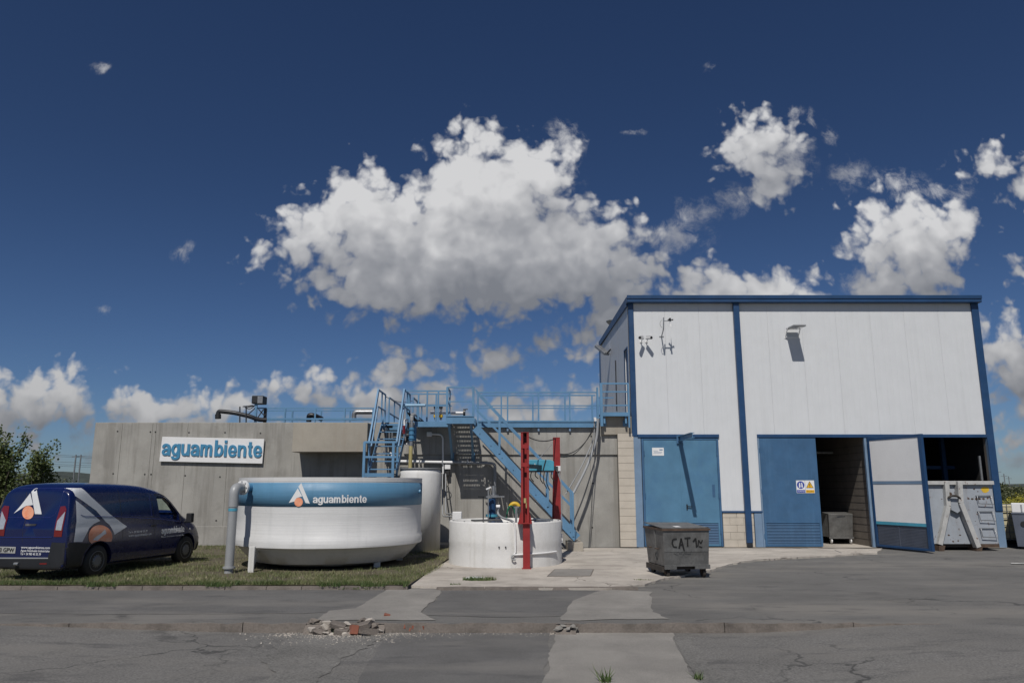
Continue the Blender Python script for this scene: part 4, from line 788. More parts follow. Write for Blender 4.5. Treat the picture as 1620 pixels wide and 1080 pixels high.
pbar(cbx, 'mast', BL, (X(405,650,y), y, zwt-.05), (X(405,650,y), y, Z(638,y)), .07); pbar(cbx, 'mast', M['blacksteel'], (X(417,650,y), y+.2, zwt-.05), (X(417,650,y), y+.2, Z(645,y)), .09)
for a, b in (((393,655),(405,644)), ((388,645),(405,641)), ((417,647),(408,660)), ((409,647),(418,657)), ((384,643),(400,641))): pbar(cbx, 'strut', M['blacksteel'], V(*a, y), V(*b, y), .03)
ptube(cbx, 'cable', M['black'], sag(V(386,642,y), V(404,640,y), .12), .015, 6)
# ------------------------------------------------------------------ pipes and small gear on the wall
def wthing(nm, lab, cat, px, py, Y=25.3, group=None): return thing(nm, lab, cat, V(px, py, Y), 0, group)
t = wthing('water_pipe', 'white horizontal pipe along the concrete wall turning down grey under the stairs', 'pipe', 710, 730)
YP = 25.30; ptube(t, 'pipe', M['white'], [V(630,729.5,YP), V(716,731,YP)], .05, 10); BR[0] = .12; ptube(t, 'pipe', M['pvc'], bend([V(716,731,YP), V(783,733,YP), V(783,780,YP), (X(783,820,YP), YP, .9)]), .052, 10)
for px in (647, 664, 700, 740): pbox(t, 'clamp', M['galv'], X(px,730,YP)-.02, X(px,730,YP)+.02, YP-.06, YW-.005, Z(734,YP), Z(726,YP))
t = wthing('feed_pipe', 'blue and yellowed vertical feed pipe dropping into the tall white tank', 'pipe', 650, 700, 24.3)
ptube(t, 'upper_pipe', M['galv'], [V(651.5,655,24.1), V(651.5,676,24.1)], .05, 10); ptube(t, 'blue_valve_pipe', M['band'], [V(651.5,676,24.1), V(651,697,24.1)], .085, 12); ptube(t, 'clear_pipe', M['galv'], [V(651,697,24.1), V(650,705,24.1)], .065, 10); ptube(t, 'yellow_pipe', M['ochre'], [V(650,705,24.1), V(649,742,24.1)], .062, 10)
for py in (679, 686, 693): ptube(t, 'flange', M['band'], [V(651.3,py,24.1), V(651.3,py+1,24.1)], .11, 12)
ptube(t, 'elbow', M['pvc'], bend([V(651.5,665,24.1), V(651.5,656,24.1), V(656,656,24.3)]), .06, 10)
t = wthing('pipe_bundle', 'cluster of small grey and red pipes and valves between steep stair and feed pipe', 'pipes', 640, 680, 24.7)
ptube(t, 'pipe', M['white'], bend([V(646,664,24.6), V(640,664,24.6), V(640,700,24.6)]), .035, 8); ptube(t, 'pipe', M['redlens'], [V(639,673,24.55), V(639,686,24.55)], .05, 8); ptube(t, 'pipe', M['white'], [V(626,702,24.6), V(648,702,24.6)], .03, 8)
ptube(t, 'pipe', M['galv'], [V(634,672,24.6), V(634,702,24.6)], .025, 8); ptube(t, 'valve', M['black'], [V(645,690,24.6), V(645,697,24.6)], .06, 8); ptube(t, 'valve', M['black'], [V(640,697,24.6), V(640,701,24.6)], .07, 8)
for px, a, b, r_ in ((611,675,734,.05),(616,682,697,.035),(620.5,682,697,.035)): ptube(t, 'pipe', M['galv'], [V(px,a,25.1), V(px,b,25.1)], r_, 8)
ptube(t, 'valve', M['black'], [V(611,674,25.1), V(621,674,25.1)], .06, 8); ptube(t, 'pipe', M['white'], bend([V(606,715,25.2), V(620,717,25.2), V(620,722,25.2)]), .035, 8)
for i in range(9): ptube(t, 'hose', M['black'], sag(V(645+i*1.2,652+i*.8,24.9), V(660+i*1.4,664+(i%3)*1.5,25.3), .1), .022, 6)
t = wthing('valve_line', 'white pipe with brass valves and a black flange behind the landing railing', 'pipe', 708, 652, 26.5)
ptube(t, 'pipe', M['white'], [V(681,652.5,26.5), V(733,653,26.5)], .05, 10); ptube(t, 'flange', M['blacksteel'], [V(733,653,26.5), V(736,653,26.5)], .14, 14); ptube(t, 'lever', M['blacksteel'], bend([V(735,652,26.4), V(736,647,26.4), V(740,647,26.4)]), .02, 6)
for px in (689, 697.5): ptube(t, 'riser', M['galv'], [V(px,645,26.5), V(px,664,26.5)], .045, 8); ptube(t, 'brass_valve', M['yellow'], [V(px,656,26.5), V(px,660,26.5)], .075, 8); ptube(t, 'cap', M['blacksteel'], [V(px,642,26.5), V(px,646,26.5)], .065, 8)
jb = wthing('junction_box', 'small white junction box high on the wall under the blue platform', 'junction box', 680, 686, 25.35, 'white junction boxes on the concrete wall'); pbox(jb, 'box', M['white'], X(675,686,25.3), X(683,686,25.3), 25.28, 25.435, Z(690,25.3), Z(683,25.3), .01)
jb = wthing('junction_box', 'small white junction box beside the horizontal white pipe', 'junction box', 708, 737, 25.35, 'white junction boxes on the concrete wall'); pbox(jb, 'box', M['white'], X(703.5,737,25.3), X(712.5,737,25.3), 25.30, 25.495, Z(742,25.3), Z(734,25.3), .01)
jb = wthing('junction_box', 'white box standing just above the rim of the round white sump at its left', 'junction box', 723, 815, 22.3); pbox(jb, 'box', M['white'], X(716,815,22), X(730.5,815,22), 21.9, 22.15, Z(821.5,22), Z(809,22), .012); pbar(jb, 'stand', M['galv'], (X(723,820,22), 22.05, .05), (X(723,820,22), 22.05, Z(821.5,22)), .04)
t = wthing('conduit', 'white conduit bending over from the upper junction box and running down the wall', 'conduit', 700, 700); BR[0] = .2; ptube(t, 'conduit', M['white'], bend([V(683,686.5,25.32), V(700.5,687,25.32), V(701,750,25.32)]), .03, 8)
BR[0] = .25; ptube(t, 'conduit', M['pvc'], bend([V(700,750,25.2), V(700,816,23.2), V(716,817,22.1)]), .022, 8); ptube(t, 'conduit', M['pvc'], bend([V(705,750,25.2), V(705,812,23.2), V(716,813,22.1)]), .022, 8)
ptube(t, 'cable', M['black'], [V(705+5*math.cos(a),764+6*math.sin(a),25.2) for a in lin(-.5,5.6,18)], .012, 5)
t = wthing('isolator_switch', 'black switch cluster at the right edge of the tall white tank', 'switch', 700, 757); pbox(t, 'housing', M['black'], X(696.5,755,25.2), X(703,755,25.2), 25.2, 25.49, Z(768,25.2), Z(749,25.2), .01); pbox(t, 'cover', M['black'], X(705,748,25.2), X(711,748,25.2), 25.3, 25.49, Z(752,25.2), Z(745,25.2), .01)
# conduit pole curving down from the walkway with cables
t = wthing('drain_hose', 'long grey hose hanging in a curve from the walkway end to the stair foot', 'hose', 940, 700, 25.0)
hp = [V(946,662,25.0), V(944,690,25.0), V(937,715,24.9), V(925,745,24.75), V(907,780,24.6)]
def spl(pts, n=6):
    out = []; P_ = [pts[0]] + pts + [pts[-1]]
    for i in range(1, len(P_)-2):
        a, b, c, d = P_[i-1], P_[i], P_[i+1], P_[i+2]
        for k in range(n): u = k/n; out.append(.5*((2*b)+(c-a)*u+(2*a-5*b+4*c-d)*u*u+(3*b-a-3*c+d)*u**3))
    return out + [pts[-1]]
ptube(t, 'hose', M['pvc'], spl(hp), .045, 8); ptube(t, 'hose', M['pvc'], spl([p + Vector((-.12, .05, 0)) for p in hp[:1]] + [p + Vector((-.10-.05*i, .03, -.03)) for i, p in enumerate(hp[1:])]), .02, 6); ptube(t, 'outlet', M['white'], [V(941,660,25.0), V(942,666,25.0)], .05, 8)
# ------------------------------------------------------------------ big round tank
def wound(name, base, amp=.25):
    m = mat(name, base, .5, var=.04, scale=1.2, fine=.02, fscale=30, streak=.35, dirtcol=(base[0]*.62, base[1]*.64, base[2]*.64))
    t = m.node_tree; b = t.nodes['Principled BSDF']; tcn = [n for n in t.nodes if n.type == 'TEX_COORD'][0]
    mp = N(t, 'ShaderNodeMapping'); mp.inputs['Scale'].default_value = (.5,.5,16); t.links.new(tcn.outputs['Object'], mp.inputs[0])
    n = N(t, 'ShaderNodeTexNoise'); n.inputs['Scale'].default_value = 1.3; n.inputs['Detail'].default_value = 4; t.links.new(mp.outputs[0], n.inputs['Vector'])
    n2 = N(t, 'ShaderNodeTexNoise'); n2.inputs['Scale'].default_value = 2.2; n2.inputs['Detail'].default_value = 3; t.links.new(tcn.outputs['Object'], n2.inputs['Vector'])
    bn = N(t, 'ShaderNodeBump'); bn.inputs['Strength'].default_value = amp; bn.inputs['Distance'].default_value = .05; t.links.new(mth(t, 'ADD', n.outputs[0], mth(t, 'MULTIPLY', n2.outputs[0], 1.0)), bn.inputs['Height']); t.links.new(bn.outputs[0], b.inputs['Normal']); return m
M['wound'] = wound('wound_white_fibreglass', (.64,.64,.635), .10); M['woundband'] = wound('wound_blue_band', (.095,.235,.375), .10)
Tc = Vector((X(525,800,19.75), 19.75, 0)); TR = 2.30
zf = lambda py: Z(py, Tc.y - TR)
tk = thing('settling_tank', 'large white round tank with a blue painted band and orange logo, standing on the lawn', 'tank', (Tc.x, Tc.y, LZ))
zs = zf(868); zr = zf(754.5); c_ = (Tc.x, Tc.y)
prof = [(.6, .10), (1.45, .12), (1.90, .22), (2.14, zs-.14), (TR-.06, zs-.03), (TR-.01, zs-.006), (TR+.03, zs+.004), (TR+.034, zs+.03), (TR+.03, zs+.20), (TR+.004, zs+.245), (TR-.004, zs+.7), (TR, zf(800)), (TR, zr-.10), (TR+.006, zr-.095), (TR+.008, zr), (TR-.05, zr), (TR-.05, zr-.35), (0.01, zr-.35)]
p = MB(); p.lathe(prof, c_, 96); tb = p.build('tank_body', M['wound'], tk)
for v in tb.data.vertices:           # hand laid fibreglass is never quite round
    d = 1 + .0035*mnoise.noise(Vector((v.co.x*1.1, v.co.y*1.1, v.co.z*1.5))) + (.006*mnoise.noise(Vector((v.co.x*3.1, v.co.y*3.1, v.co.z*4))) if v.co.z < .8 else 0); v.co.x *= d; v.co.y *= d
p = MB(); p.lathe([(TR+.001, zf(801)), (TR+.010, zf(801)+.002), (TR+.012, (zf(801)+zf(763))/2), (TR+.010, zf(763)-.002), (TR+.001, zf(763))], c_, 96); p.build('blue_band', M['woundband'], tk)
try: tb.data.set_sharp_from_angle(angle=R(32))
except Exception: pass
def on_tank(px, py, extra=.016):
    """point of the tank skin at the bearing and height where the lettering sits"""
    a, dy, dz = pix_dir(px, py); A = a*a+dy*dy; B = -2*(a*c_[0]+dy*c_[1]); Cc = c_[0]**2+c_[1]**2-(TR)**2; t_ = (-B-math.sqrt(max(0, B*B-4*A*Cc)))/(2*A); return a*t_, dy*t_, EYE+dz*t_
def cyl_map(u0px, z0, extra=.016):
    x, y, _ = on_tank(u0px, 785); an0 = math.atan2(y-c_[1], x-c_[0])
    def f(u, v, w): an = an0 + u/TR; r = TR+extra+w; return (c_[0]+r*math.cos(an), c_[1]+r*math.sin(an), z0+v)
    return f
def arc(p0, p1):
    a = on_tank(p0, 785); b = on_tank(p1, 785); return TR*abs(math.atan2(b[1]-c_[1], b[0]-c_[0])-math.atan2(a[1]-c_[1], a[0]-c_[0]))
zb0 = zf(797.5); f = cyl_map(495.5, zb0); wordmark('aguambiente', arc(495.5,579.5), zf(783.5)-zf(799.5), cyl_map(495.5, zf(798.5)), M['white'], tk, .003)
LOGO = dict(bar=[(.55,1),(.425,.82),(.80,.03),(1,0)], left=[(.40,.74),(0,.03),(.27,.10),(.37,.27),(.63,.35)])
def subpoly(poly, fn, m, name, parent, d=.0, cuts=3, local=False):
    bm = bmesh.new(); bm.faces.new([bm.verts.new((x, y, 0)) for x, y in poly]); bmesh.ops.triangulate(bm, faces=bm.faces[:])
    for _ in range(cuts): bmesh.ops.subdivide_edges(bm, edges=bm.edges[:], cuts=1, use_grid_fill=True)
    vs = [fn(v.co.x, v.co.y, d) for v in bm.verts]; bm.verts.index_update(); fs = [tuple(v.index for v in f_.verts) for f_ in bm.faces]; bm.free()
    q = MB(); q.add(vs, fs, False); return q.build(name, m, parent, local=local, fixn=False)
circ = lambda cx, cy, rx, ry, n=28: [(cx+rx*math.cos(2*math.pi*i/n), cy+ry*math.sin(2*math.pi*i/n)) for i in range(n)]
lw = arc(458,491); lh = zf(763.5)-zf(796); f2 = cyl_map(458, zf(796))
for k in ('left', 'bar'): subpoly([(x*lw, y*lh) for x, y in LOGO[k]], f2, M['white'], 'logo_stroke', tk)
subpoly(circ(.475*lw, .07*lh, .20*lw, .20*lw), lambda u, v, w: f2(u, v, .004), M['orange'], 'logo_ball', tk)
for px, py0, py1, wd in ((396,868,905,.13),(596,876,897,.15)):
    yb_ = gr(px, py1, LZ)[1]; x = X(px, py1, yb_); pbox(tk, 'support', M['tank2'], x-wd/2, x+wd/2, yb_, yb_+.06, LZ-.05, zs+.05, .006)
    MB().prism([(yb_+.061, LZ), (yb_+.061, zs), (yb_+.45, zs-.1)], x-.02, x+.02, 'x').build('support_web', M['tank2'], tk)
for a in (20, 70, 120, 165): 
    an = R(a); x, y = c_[0]+1.8*math.cos(an), c_[1]+1.8*math.sin(an); pbox(tk, 'support', M['tank2'], x-.08, x+.08, y-.03, y+.03, LZ-.03, .5)
lx, ly, lz = c_[0]+TR*math.cos(R(-8)), c_[1]+TR*math.sin(R(-8)), zf(778); ptube(tk, 'lifting_eye', M['band'], [(lx-.02, ly, lz), (lx+.05, ly, lz)], .05, 10)
# PVC overflow elbow
yv = gr(359, 906, LZ)[1]; t = thing('pvc_pipe', 'thick grey pipe standing on the lawn and bending into the rim of the large tank', 'pipe', (X(359,906,yv), yv, LZ))
jx = X(391,771,yv+.45); zj = Z(771, yv+.3)
BR[0] = .28; xp = X(369,800,yv); ptube(t, 'standpipe', M['pvc'], [(xp, yv, LZ-.02), (xp, yv, zj-.42)], .098, 20); ptube(t, 'elbow', M['pvc'], bend([(xp, yv, zj-.43), (xp, yv, zj), (jx-.09, yv+.35, zj)], 8), .108, 20)
dvx = Vector((jx-xp, .35, 0)).normalized(); pj = Vector((jx-.09, yv+.35, zj)); ptube(t, 'flange', M['white'], [pj-dvx*.0, pj+dvx*.06], .17, 20); ptube(t, 'stub', M['band'], [pj+dvx*.06, pj+dvx*.42], .10, 16); ptube(t, 'foot_collar', M['pvc'], [(xp, yv, LZ+.10), (xp, yv, LZ+.14)], .135, 20); ptube(t, 'sleeve', M['box'], [(xp, yv, zj-.52), (xp, yv, zj-.46)], .102, 20)
for i in range(8):
    a = 2*math.pi*i/8; q = pj - dvx*.02 + Vector((0,0,1))*.14*math.sin(a) + dvx.cross(Vector((0,0,1)))*.14*math.cos(a); ptube(t, 'bolt', M['galv'], [q, q+dvx*.1], .013, 6)
# tall tank behind
yt = 23.55; Rt = .645; xt = X(664, 800, yt); tt = thing('tall_tank', 'tall white cylindrical tank standing behind the large round tank by the wall', 'tank', (xt, yt, LZ))
ztp = Z(741.5, yt-Rt); p = MB(); p.lathe([(.01,LZ-.02),(Rt,LZ-.02),(Rt,ztp-.16),(Rt-.02,ztp-.07),(Rt-.045,ztp-.02),(Rt-.06,ztp)], (xt,yt), 56); p.build('shell', M['tank2'], tt); p = MB(); p.lathe([(Rt-.03,ztp),(Rt-.0,ztp+.004),(Rt-.0,ztp+.03),(.01,ztp+.045)], (xt,yt), 56); p.build('lid', M['pvc'], tt)
# small round sump
yc2 = 20.25; R2 = 1.475; x2 = X(799.5, 860, yc2); sm = thing('round_sump', 'low round white-painted sump beside the red hoist posts', 'sump', (x2, yc2, .04)); z2 = Z(826.5, yc2-R2)
p = MB(); p.lathe([(R2,.04),(R2+.004,.3),(R2-.006,.52),(R2+.008,.60),(R2,.66),(R2,z2-.03),(R2-.012,z2),(R2-.10,z2),(R2-.10,z2-.5)], (x2,yc2), 80); p.build('shell', M['tank2'], sm)
p = MB(); p.lathe([(.01,z2-.12),(R2-.105,z2-.12)], (x2,yc2), 60); p.build('water', M['dark'], sm)
for a in lin(200, 345, 7):
    an = R(a); MB().tube([(x2+(R2-.05)*math.cos(an), yc2+(R2-.05)*math.sin(an), z2-.01), (x2+(R2-.05)*math.cos(an), yc2+(R2-.05)*math.sin(an), z2+.02)], .02, 6).build('rim_bolt', M['galv'], sm)
for px in (789.5, 800):
    x = X(px, 865, yc2-R2); an = math.asin((x-x2)/R2); q = Vector((x2+(R2+.0)*math.sin(an), yc2-(R2+.0)*math.cos(an), Z(865,yc2-R2))); ptube(sm, 'bolt', M['blacksteel'], [q, q+Vector((0,-.025,0))], .02, 6)
# things lying on / standing in the sump
for i, (pa, pb, w_, lab) in enumerate((((748,821),(790,824),.30,'dark grey steel plank lying across the left of the sump opening'), ((846,824),(870,823),.34,'short grey steel cover lying across the right of the sump opening'))):
    t = thing('cover_plate', lab, 'cover', V(*pa, yc2-.9+.1*i)); yq = yc2 - .95 + .2*i
    pbar(t, 'plate', M['galv'] if i else M['binm'], (X(pa[0],822,yq), yq, z2+.03), (X(pb[0],822,yq), yq+.25, z2+.035), w_, .04)
t = thing('submersible_pump', 'dark blue pump motor with grey riser pipe standing in the sump', 'pump', (X(778,815,21), 21, z2-.1)); y = 21.0
ptube(t, 'motor', M['trim'], [(X(778,815,y), y, z2-.12), (X(778,815,y), y, Z(788,y))], .115, 18); ptube(t, 'flange', M['box'], [(X(778,815,y), y, Z(817,y)), (X(778,815,y), y, Z(813,y))], .17, 18); ptube(t, 'riser', M['galv'], [(X(781,780,y), y, Z(788,y)), (X(781,780,y), y, Z(768,y))], .05, 10); ptube(t, 'flange', M['galv'], [(X(781,780,y), y, Z(785,y)), (X(781,780,y), y, Z(782,y))], .14, 16)
t = thing('valve_stand', 'thin grey valve spindles with horizontal bars above the sump', 'valve', (X(768,815,20.6), 20.6, z2-.1)); y = 20.6
pbar(t, 'crossbar', M['galv'], V(769,785.5,y), V(798,785,y), .035); pbar(t, 'crossbar', M['blacksteel'], V(756,785.5,y), V(767,785.5,y), .03); pbar(t, 'spindle', M['blacksteel'], V(764.5,786,y), (X(764.5,820,y), y, z2-.1), .03); pbar(t, 'spindle', M['galv'], V(772.5,774,y), (X(772.5,820,y), y, z2-.1), .03); pbar(t, 'lever', M['white'], V(769,773.5,y), V(777,770,y), .04); pbar(t, 'short_post', M['galv'], V(816.5,803,y), (X(816.5,822,y), y, z2-.1), .06); pbar(t, 'short_bar', M['galv'], V(813,802,y), V(821,801.5,y), .04)
t = thing('green_hose', 'green hose looping down into the sump beside the front red post', 'hose', V(804,810,21)); ptube(t, 'hose', M['green'], spl([V(801,822,21), V(803,808,21), V(807,800,21), V(812,803,21.1), V(815,812,21.1)]), .02, 6)
t = thing('spray_hose', 'white hose head on a bent pipe over the sump beside the pump', 'hose', V(788,805,20.3)); ptube(t, 'hose', M['pvc'], spl([V(786,803,20.3), V(789,803,20.3), V(788,812,20.3), V(794,818,20), V(806,822,19.5), V(812,825,yc2-R2+.02)]), .03, 8); ptube(t, 'head', M['white'], [V(785,801,20.3), V(791,801,20.3)], .05, 8)
t = thing('ochre_drum_lid', 'small ochre curved guard against the wall behind the sump', 'guard', V(814,799,23)); p = MB()
p.tube([V(814+7*math.cos(a), 803-7*math.sin(a), 23) for a in lin(.3, math.pi-.3, 12)], .06, 8); p.build('guard', M['ochre'] if False else M['yellow'], t)
# white pipe round the sump
t = thing('sump_pipe', 'thin white pipe running down and around the outside of the round sump', 'pipe', (x2, yc2-R2-.04, .5))
def onS(px, z, e=.03): an = math.asin(max(-1,min(1,(X(px,860,yc2-R2*.9)-x2)/(R2+e)))); return Vector((x2+(R2+e)*math.sin(an), yc2-(R2+e)*math.cos(an), z))
ptube(t, 'pipe', M['white'], [onS(813, z2+.02), onS(815, z2-.12), onS(815.5, .32+.1), onS(813, .36)], .022, 8); ptube(t, 'pipe', M['white'], [onS(px, .36+.02*(px-813)/72) for px in lin(813, 882, 16)], .022, 8); ptube(t, 'loop', M['pvc'], [onS(813+3.5*math.cos(a), .30+.06*math.sin(a), .06) for a in lin(1.6,5.6,12)], .018, 6)
# ------------------------------------------------------------------ red hoist
y1 = gr(833, 899, .045)[1]; xh = X(833, 899, y1); hs = thing('red_hoist_frame', 'two tall red steel posts joined by a light blue machine box, astride the sump', 'hoist', (xh, y1, .045))
def ibeam(parent, x, y, z0, z1, w, d, nm='post'):
    p = MB(); p.box(x-w/2, x+w/2, y-d/2, y-d/2+.014, z0, z1); p.box(x-w/2, x+w/2, y+d/2-.014, y+d/2, z0, z1); p.box(x-.006, x+.006, y-d/2+.014, y+d/2-.014, z0, z1); return p.build(nm, M['red'], parent, bevel=.003)
zc1 = Z(827, y1); zt1 = Z(684.5, y1); xu = X(830.5, 760, y1)
p = MB(); p.box(xh-.085, xh+.085, y1-.08, y1-.068, .05, zc1-.02); p.box(xh-.085, xh+.085, y1+.068, y1+.08, .05, zc1-.02); p.box(xh-.006+.02, xh+.006+.02, y1-.068, y1+.068, .05, zc1-.02); p.build('post', M['red'], hs, bevel=.003)
pbox(hs, 'base_plate', M['red'], xh-.11, xh+.11, y1-.11, y1+.11, .045, .06)
p = MB()      # upper channel, open side forward
p.box(xu-.10, xu-.088, y1-.09, y1+.07, zc1+.012, zt1); p.box(xu+.088, xu+.10, y1-.09, y1+.07, zc1+.012, zt1); p.box(xu-.10, xu+.10, y1+.071, y1+.083, zc1+.012, zt1); p.box(xu-.10, xu-.045, y1-.102, y1-.09, zc1+.012, zt1); p.box(xu+.045, xu+.10, y1-.102, y1-.09, zc1+.012, zt1); p.build('upper_channel', M['red'], hs)
pbox(hs, 'cap', M['red'], xu-.105, xu+.105, y1-.11, y1+.09, zt1, zt1+.012); pbox(hs, 'collar_plate', M['red'], xu-.18, xu+.16, y1-.16, y1+.16, zc1-.012, zc1+.01)
for s_ in (-1, 1): MB().prism([(xu+s_*.101, zc1+.012), (xu+s_*(.17), zc1+.012), (xu+s_*.101, zc1+.30)], y1-.01, y1+.004).build('gusset', M['red'], hs)
for z in (Z(735,y1), Z(706,y1)): pbox(hs, 'tie_plate', M['red'], xu-.09, xu+.09, y1-.118, y1-.1025, z-.05, z+.05)
y2 = gr(886, 882, .045)[1]; x2r = X(881, 760, y2); zt2 = Z(692.5, y2)
ibeam(hs, x2r, y2, .05, zt2, .19, .19); pbox(hs, 'cap', M['red'], x2r-.1, x2r+.1, y2-.1, y2+.1, zt2, zt2+.012); p = MB(); p.prism([(x2r-.095,Z(825,y2)),(x2r-.15,Z(825,y2)),(x2r-.095,Z(725,y2))], y2-.01, y2+.004); p.build('gusset', M['red'], hs); pbox(hs, 'base_plate', M['red'], x2r-.13, x2r+.13, y2-.13, y2+.13, .045, .06)
p = MB(); p.tube([(xu-.0, y1-.108, Z(795,y1)), (xu, y1-.108, Z(787.5,y1))], .035, 8); p.build('wooden_grip', M['ochre'], hs); p = MB(); p.tube([(xu+.03, y1-.112, Z(803,y1)), (xu+.03, y1-.112, Z(795,y1))], .014, 6); p.build('hook', M['ochre'], hs)
ybx = 19.9; bx0, bx1 = X(836,736,ybx), X(874,736,ybx); bz0, bz1 = Z(744.5,ybx), Z(727,ybx)
p = MB(); p.prism([(bx0,bz0),(bx1+.04,bz0),(bx1+.04,bz1-.04),(bx1-.06,bz1),(bx0+.02,bz1)], ybx, ybx+.55); mbx = p.build('machine_box', M['box'], hs, bevel=.012)
pbox(mbx, 'end_face', M['band'], bx0-.05, bx0-.002, ybx+.02, ybx+.53, bz0+.01, bz1-.01); pbox(mbx, 'drip_edge', M['blacksteel'], bx0-.05, bx1+.04, ybx-.01, ybx+.55, bz0-.025, bz0-.002); pbar(mbx, 'strap', M['blacksteel'], (bx0+.38, ybx-.006, bz0), (bx0+.46, ybx-.006, bz1), .03, .006, up=(0,-1,0))
p = MB(); qx = bx0+.17; qz = (bz0+bz1)/2; p.prism([(qx-.035,qz-.04),(qx+.035,qz-.04),(qx,qz+.06)], ybx-.005, ybx-.001); p.build('white_mark', M['white'], mbx)
pbar(hs, 'cross_beam', M['blacksteel'], (xu, y1+.09, bz0+.1), (x2r, y2-.1, bz0+.1), .10)
for i, (dx, L_) in enumerate(((.08,.28),(.2,.2),(.33,.33),(.42,.45),(.5,.5),(.62,.25))): ptube(hs, 'cable', M['black'], spl([Vector((bx0+dx, ybx+.1, bz0-.02)), Vector((bx0+dx-.02, ybx+.08, bz0-L_*.6)), Vector((bx0+dx+.06, ybx+.1, bz0-L_))]), .013, 5)
pbox(hs, 'white_switch_box', M['white'], x2r-.03, x2r+.10, y2-.16, y2-.1, Z(745,y2), Z(737,y2), .006)
for dx in (0, .05): ptube(hs, 'cable', M['pvc'], [(x2r+dx+.01, y2-.125, Z(745,y2)), (x2r+.115, y2-.12, Z(765,y2)), (x2r+.12, y2-.12, Z(840,y2))], .014, 6)
pbox(hs, 'white_switch_box', M['white'], X(885,850,y2), X(889.5,850,y2), y2-.2, y2-.135, Z(857,y2), Z(843.5,y2), .006)
ptube(hs, 'cable', M['black'], sag((xu, y1, zt1-.05), (x2r, y2, zt2), .12), .014, 6)
for k, e in enumerate((V(947,663,25.3), V(942,668,25.3))): ptube(hs, 'cable', M['black'], sag((x2r+.1, y2, zt2-.45-.08*k), e, .35), .013, 6)
ptube(hs, 'pull_cord', M['pvc'], [V(851,727,ybx+.2), V(873,702,y2)], .008, 5)
# ------------------------------------------------------------------ steel waste bin in the yard
by = 17.1; bx = X(1088, 900, by); bn_ = thing('waste_bin', 'battered grey steel wheeled bin with painted letters, standing in front of the double door', 'bin', (bx, by, .02), R(9))
def LB(nm, m, f, bevel=0, parent=None): q = MB(); f(q); return q.build(nm, m, parent or bn_, bevel=bevel, local=True)
W_, D_, Hh, h0 = .54, 1.25, 1.08, .24
def body(q):
    yb0, ytp, ybt = 0, -.03, .0
    vs = [(-W_+.03,.06,h0),(W_-.02,.06,h0),(W_-.02,D_-.12,h0),(-W_+.03,D_-.12,h0),(-W_,0,Hh-.06),(W_,0,Hh-.06),(W_,D_,Hh-.06),(-W_,D_,Hh-.06)]
    q.add(vs, [(0,3,2,1),(0,1,5,4),(1,2,6,5),(2,3,7,6),(3,0,4,7)]); i_ = .03
    q.add([(-W_+i_,i_,Hh-.06),(W_-i_,i_,Hh-.06),(W_-i_,D_-i_,Hh-.06),(-W_+i_,D_-i_,Hh-.06),(-W_+i_,i_,h0+.3),(W_-i_,i_,h0+.3),(W_-i_,D_-i_,h0+.3),(-W_+i_,D_-i_,h0+.3)], [(4,5,6,7),(0,4,5,1),(1,5,6,2),(2,6,7,3),(3,7,4,0)])
LB('body', M['binm'], body, .006)
LB('rim', M['rust'], lambda q: [q.box(-W_-.025, W_+.025, -.025, .03, Hh-.075, Hh-.03), q.box(-W_-.025, W_+.025, D_-.03, D_+.025, Hh-.075, Hh-.03), q.box(-W_-.025, -W_+.03, .031, D_-.031, Hh-.075, Hh-.03), q.box(W_-.03, W_+.025, .031, D_-.031, Hh-.075, Hh-.03)])
LB('lid', M['binm'], lambda q: q.add([(-W_-.01,.02,Hh-.028),(W_+.01,.02,Hh-.028),(W_,D_,Hh+.03),(-W_,D_,Hh+.04),(-W_-.01,.02,Hh-.012),(W_+.01,.02,Hh-.014),(W_,D_,Hh+.045),(-W_,D_,Hh+.055)], [(0,3,2,1),(4,5,6,7),(0,1,5,4),(1,2,6,5),(2,3,7,6),(3,0,4,7)]))
LB('paper_label', M['white'], lambda q: q.add([(-.18,.15,Hh-.004),(-.04,.15,Hh-.004),(-.06,.32,Hh+.010),(-.2,.32,Hh+.010)], [(0,1,2,3)]))
LB('bottom_rail', M['binm'], lambda q: [q.box(-W_+.02, -.25, .0, .06, h0-.06, h0+.03), q.box(-.25, .18, .0, .06, h0-.0, h0+.03), q.box(.18, W_-.01, .0, .06, h0-.06, h0+.03)])
LB('undercarriage', M['steelbase'], lambda q: [q.box(-W_+.1, W_-.15, .15, D_-.2, .16, h0-.005), q.box(-W_-.02, -W_+.08, .1, D_-.1, .12, h0-.01)])
for x in (-W_+.12, W_-.12):
    for y in (.16, D_-.2): LB('wheel', M['black'] if y > .5 else M['steelbase'], lambda q: q.tube([(x-.03, y, .09), (x+.03, y, .09)], .10, 18)); LB('wheel_fork', M['rust'], lambda q: [q.box(x-.05, x-.038, y-.05, y+.06, .08, .19), q.box(x+.038, x+.05, y-.05, y+.06, .08, .19)])
for y in (.3, .75): LB('side_handle', M['rust'], lambda q: q.tube([(-W_-.0, y, .60), (-W_-.05, y, .60), (-W_-.05, y+.12, .60), (-W_, y+.12, .60)], .012, 6))
LB('side_rib', M['binm'], lambda q: q.box(-W_-.018, -W_+.02, .5, .54, h0+.1, Hh-.08))
def bfn(x0, z0, tilt=0): return lambda u, v, w: (x0+u, (.06*(1-((z0+v+tilt*u)-h0)/(Hh-.06-h0)))-.006-w, z0+v+tilt*u)
PT = mat('black_spray_paint', (.012,.012,.012), .6)
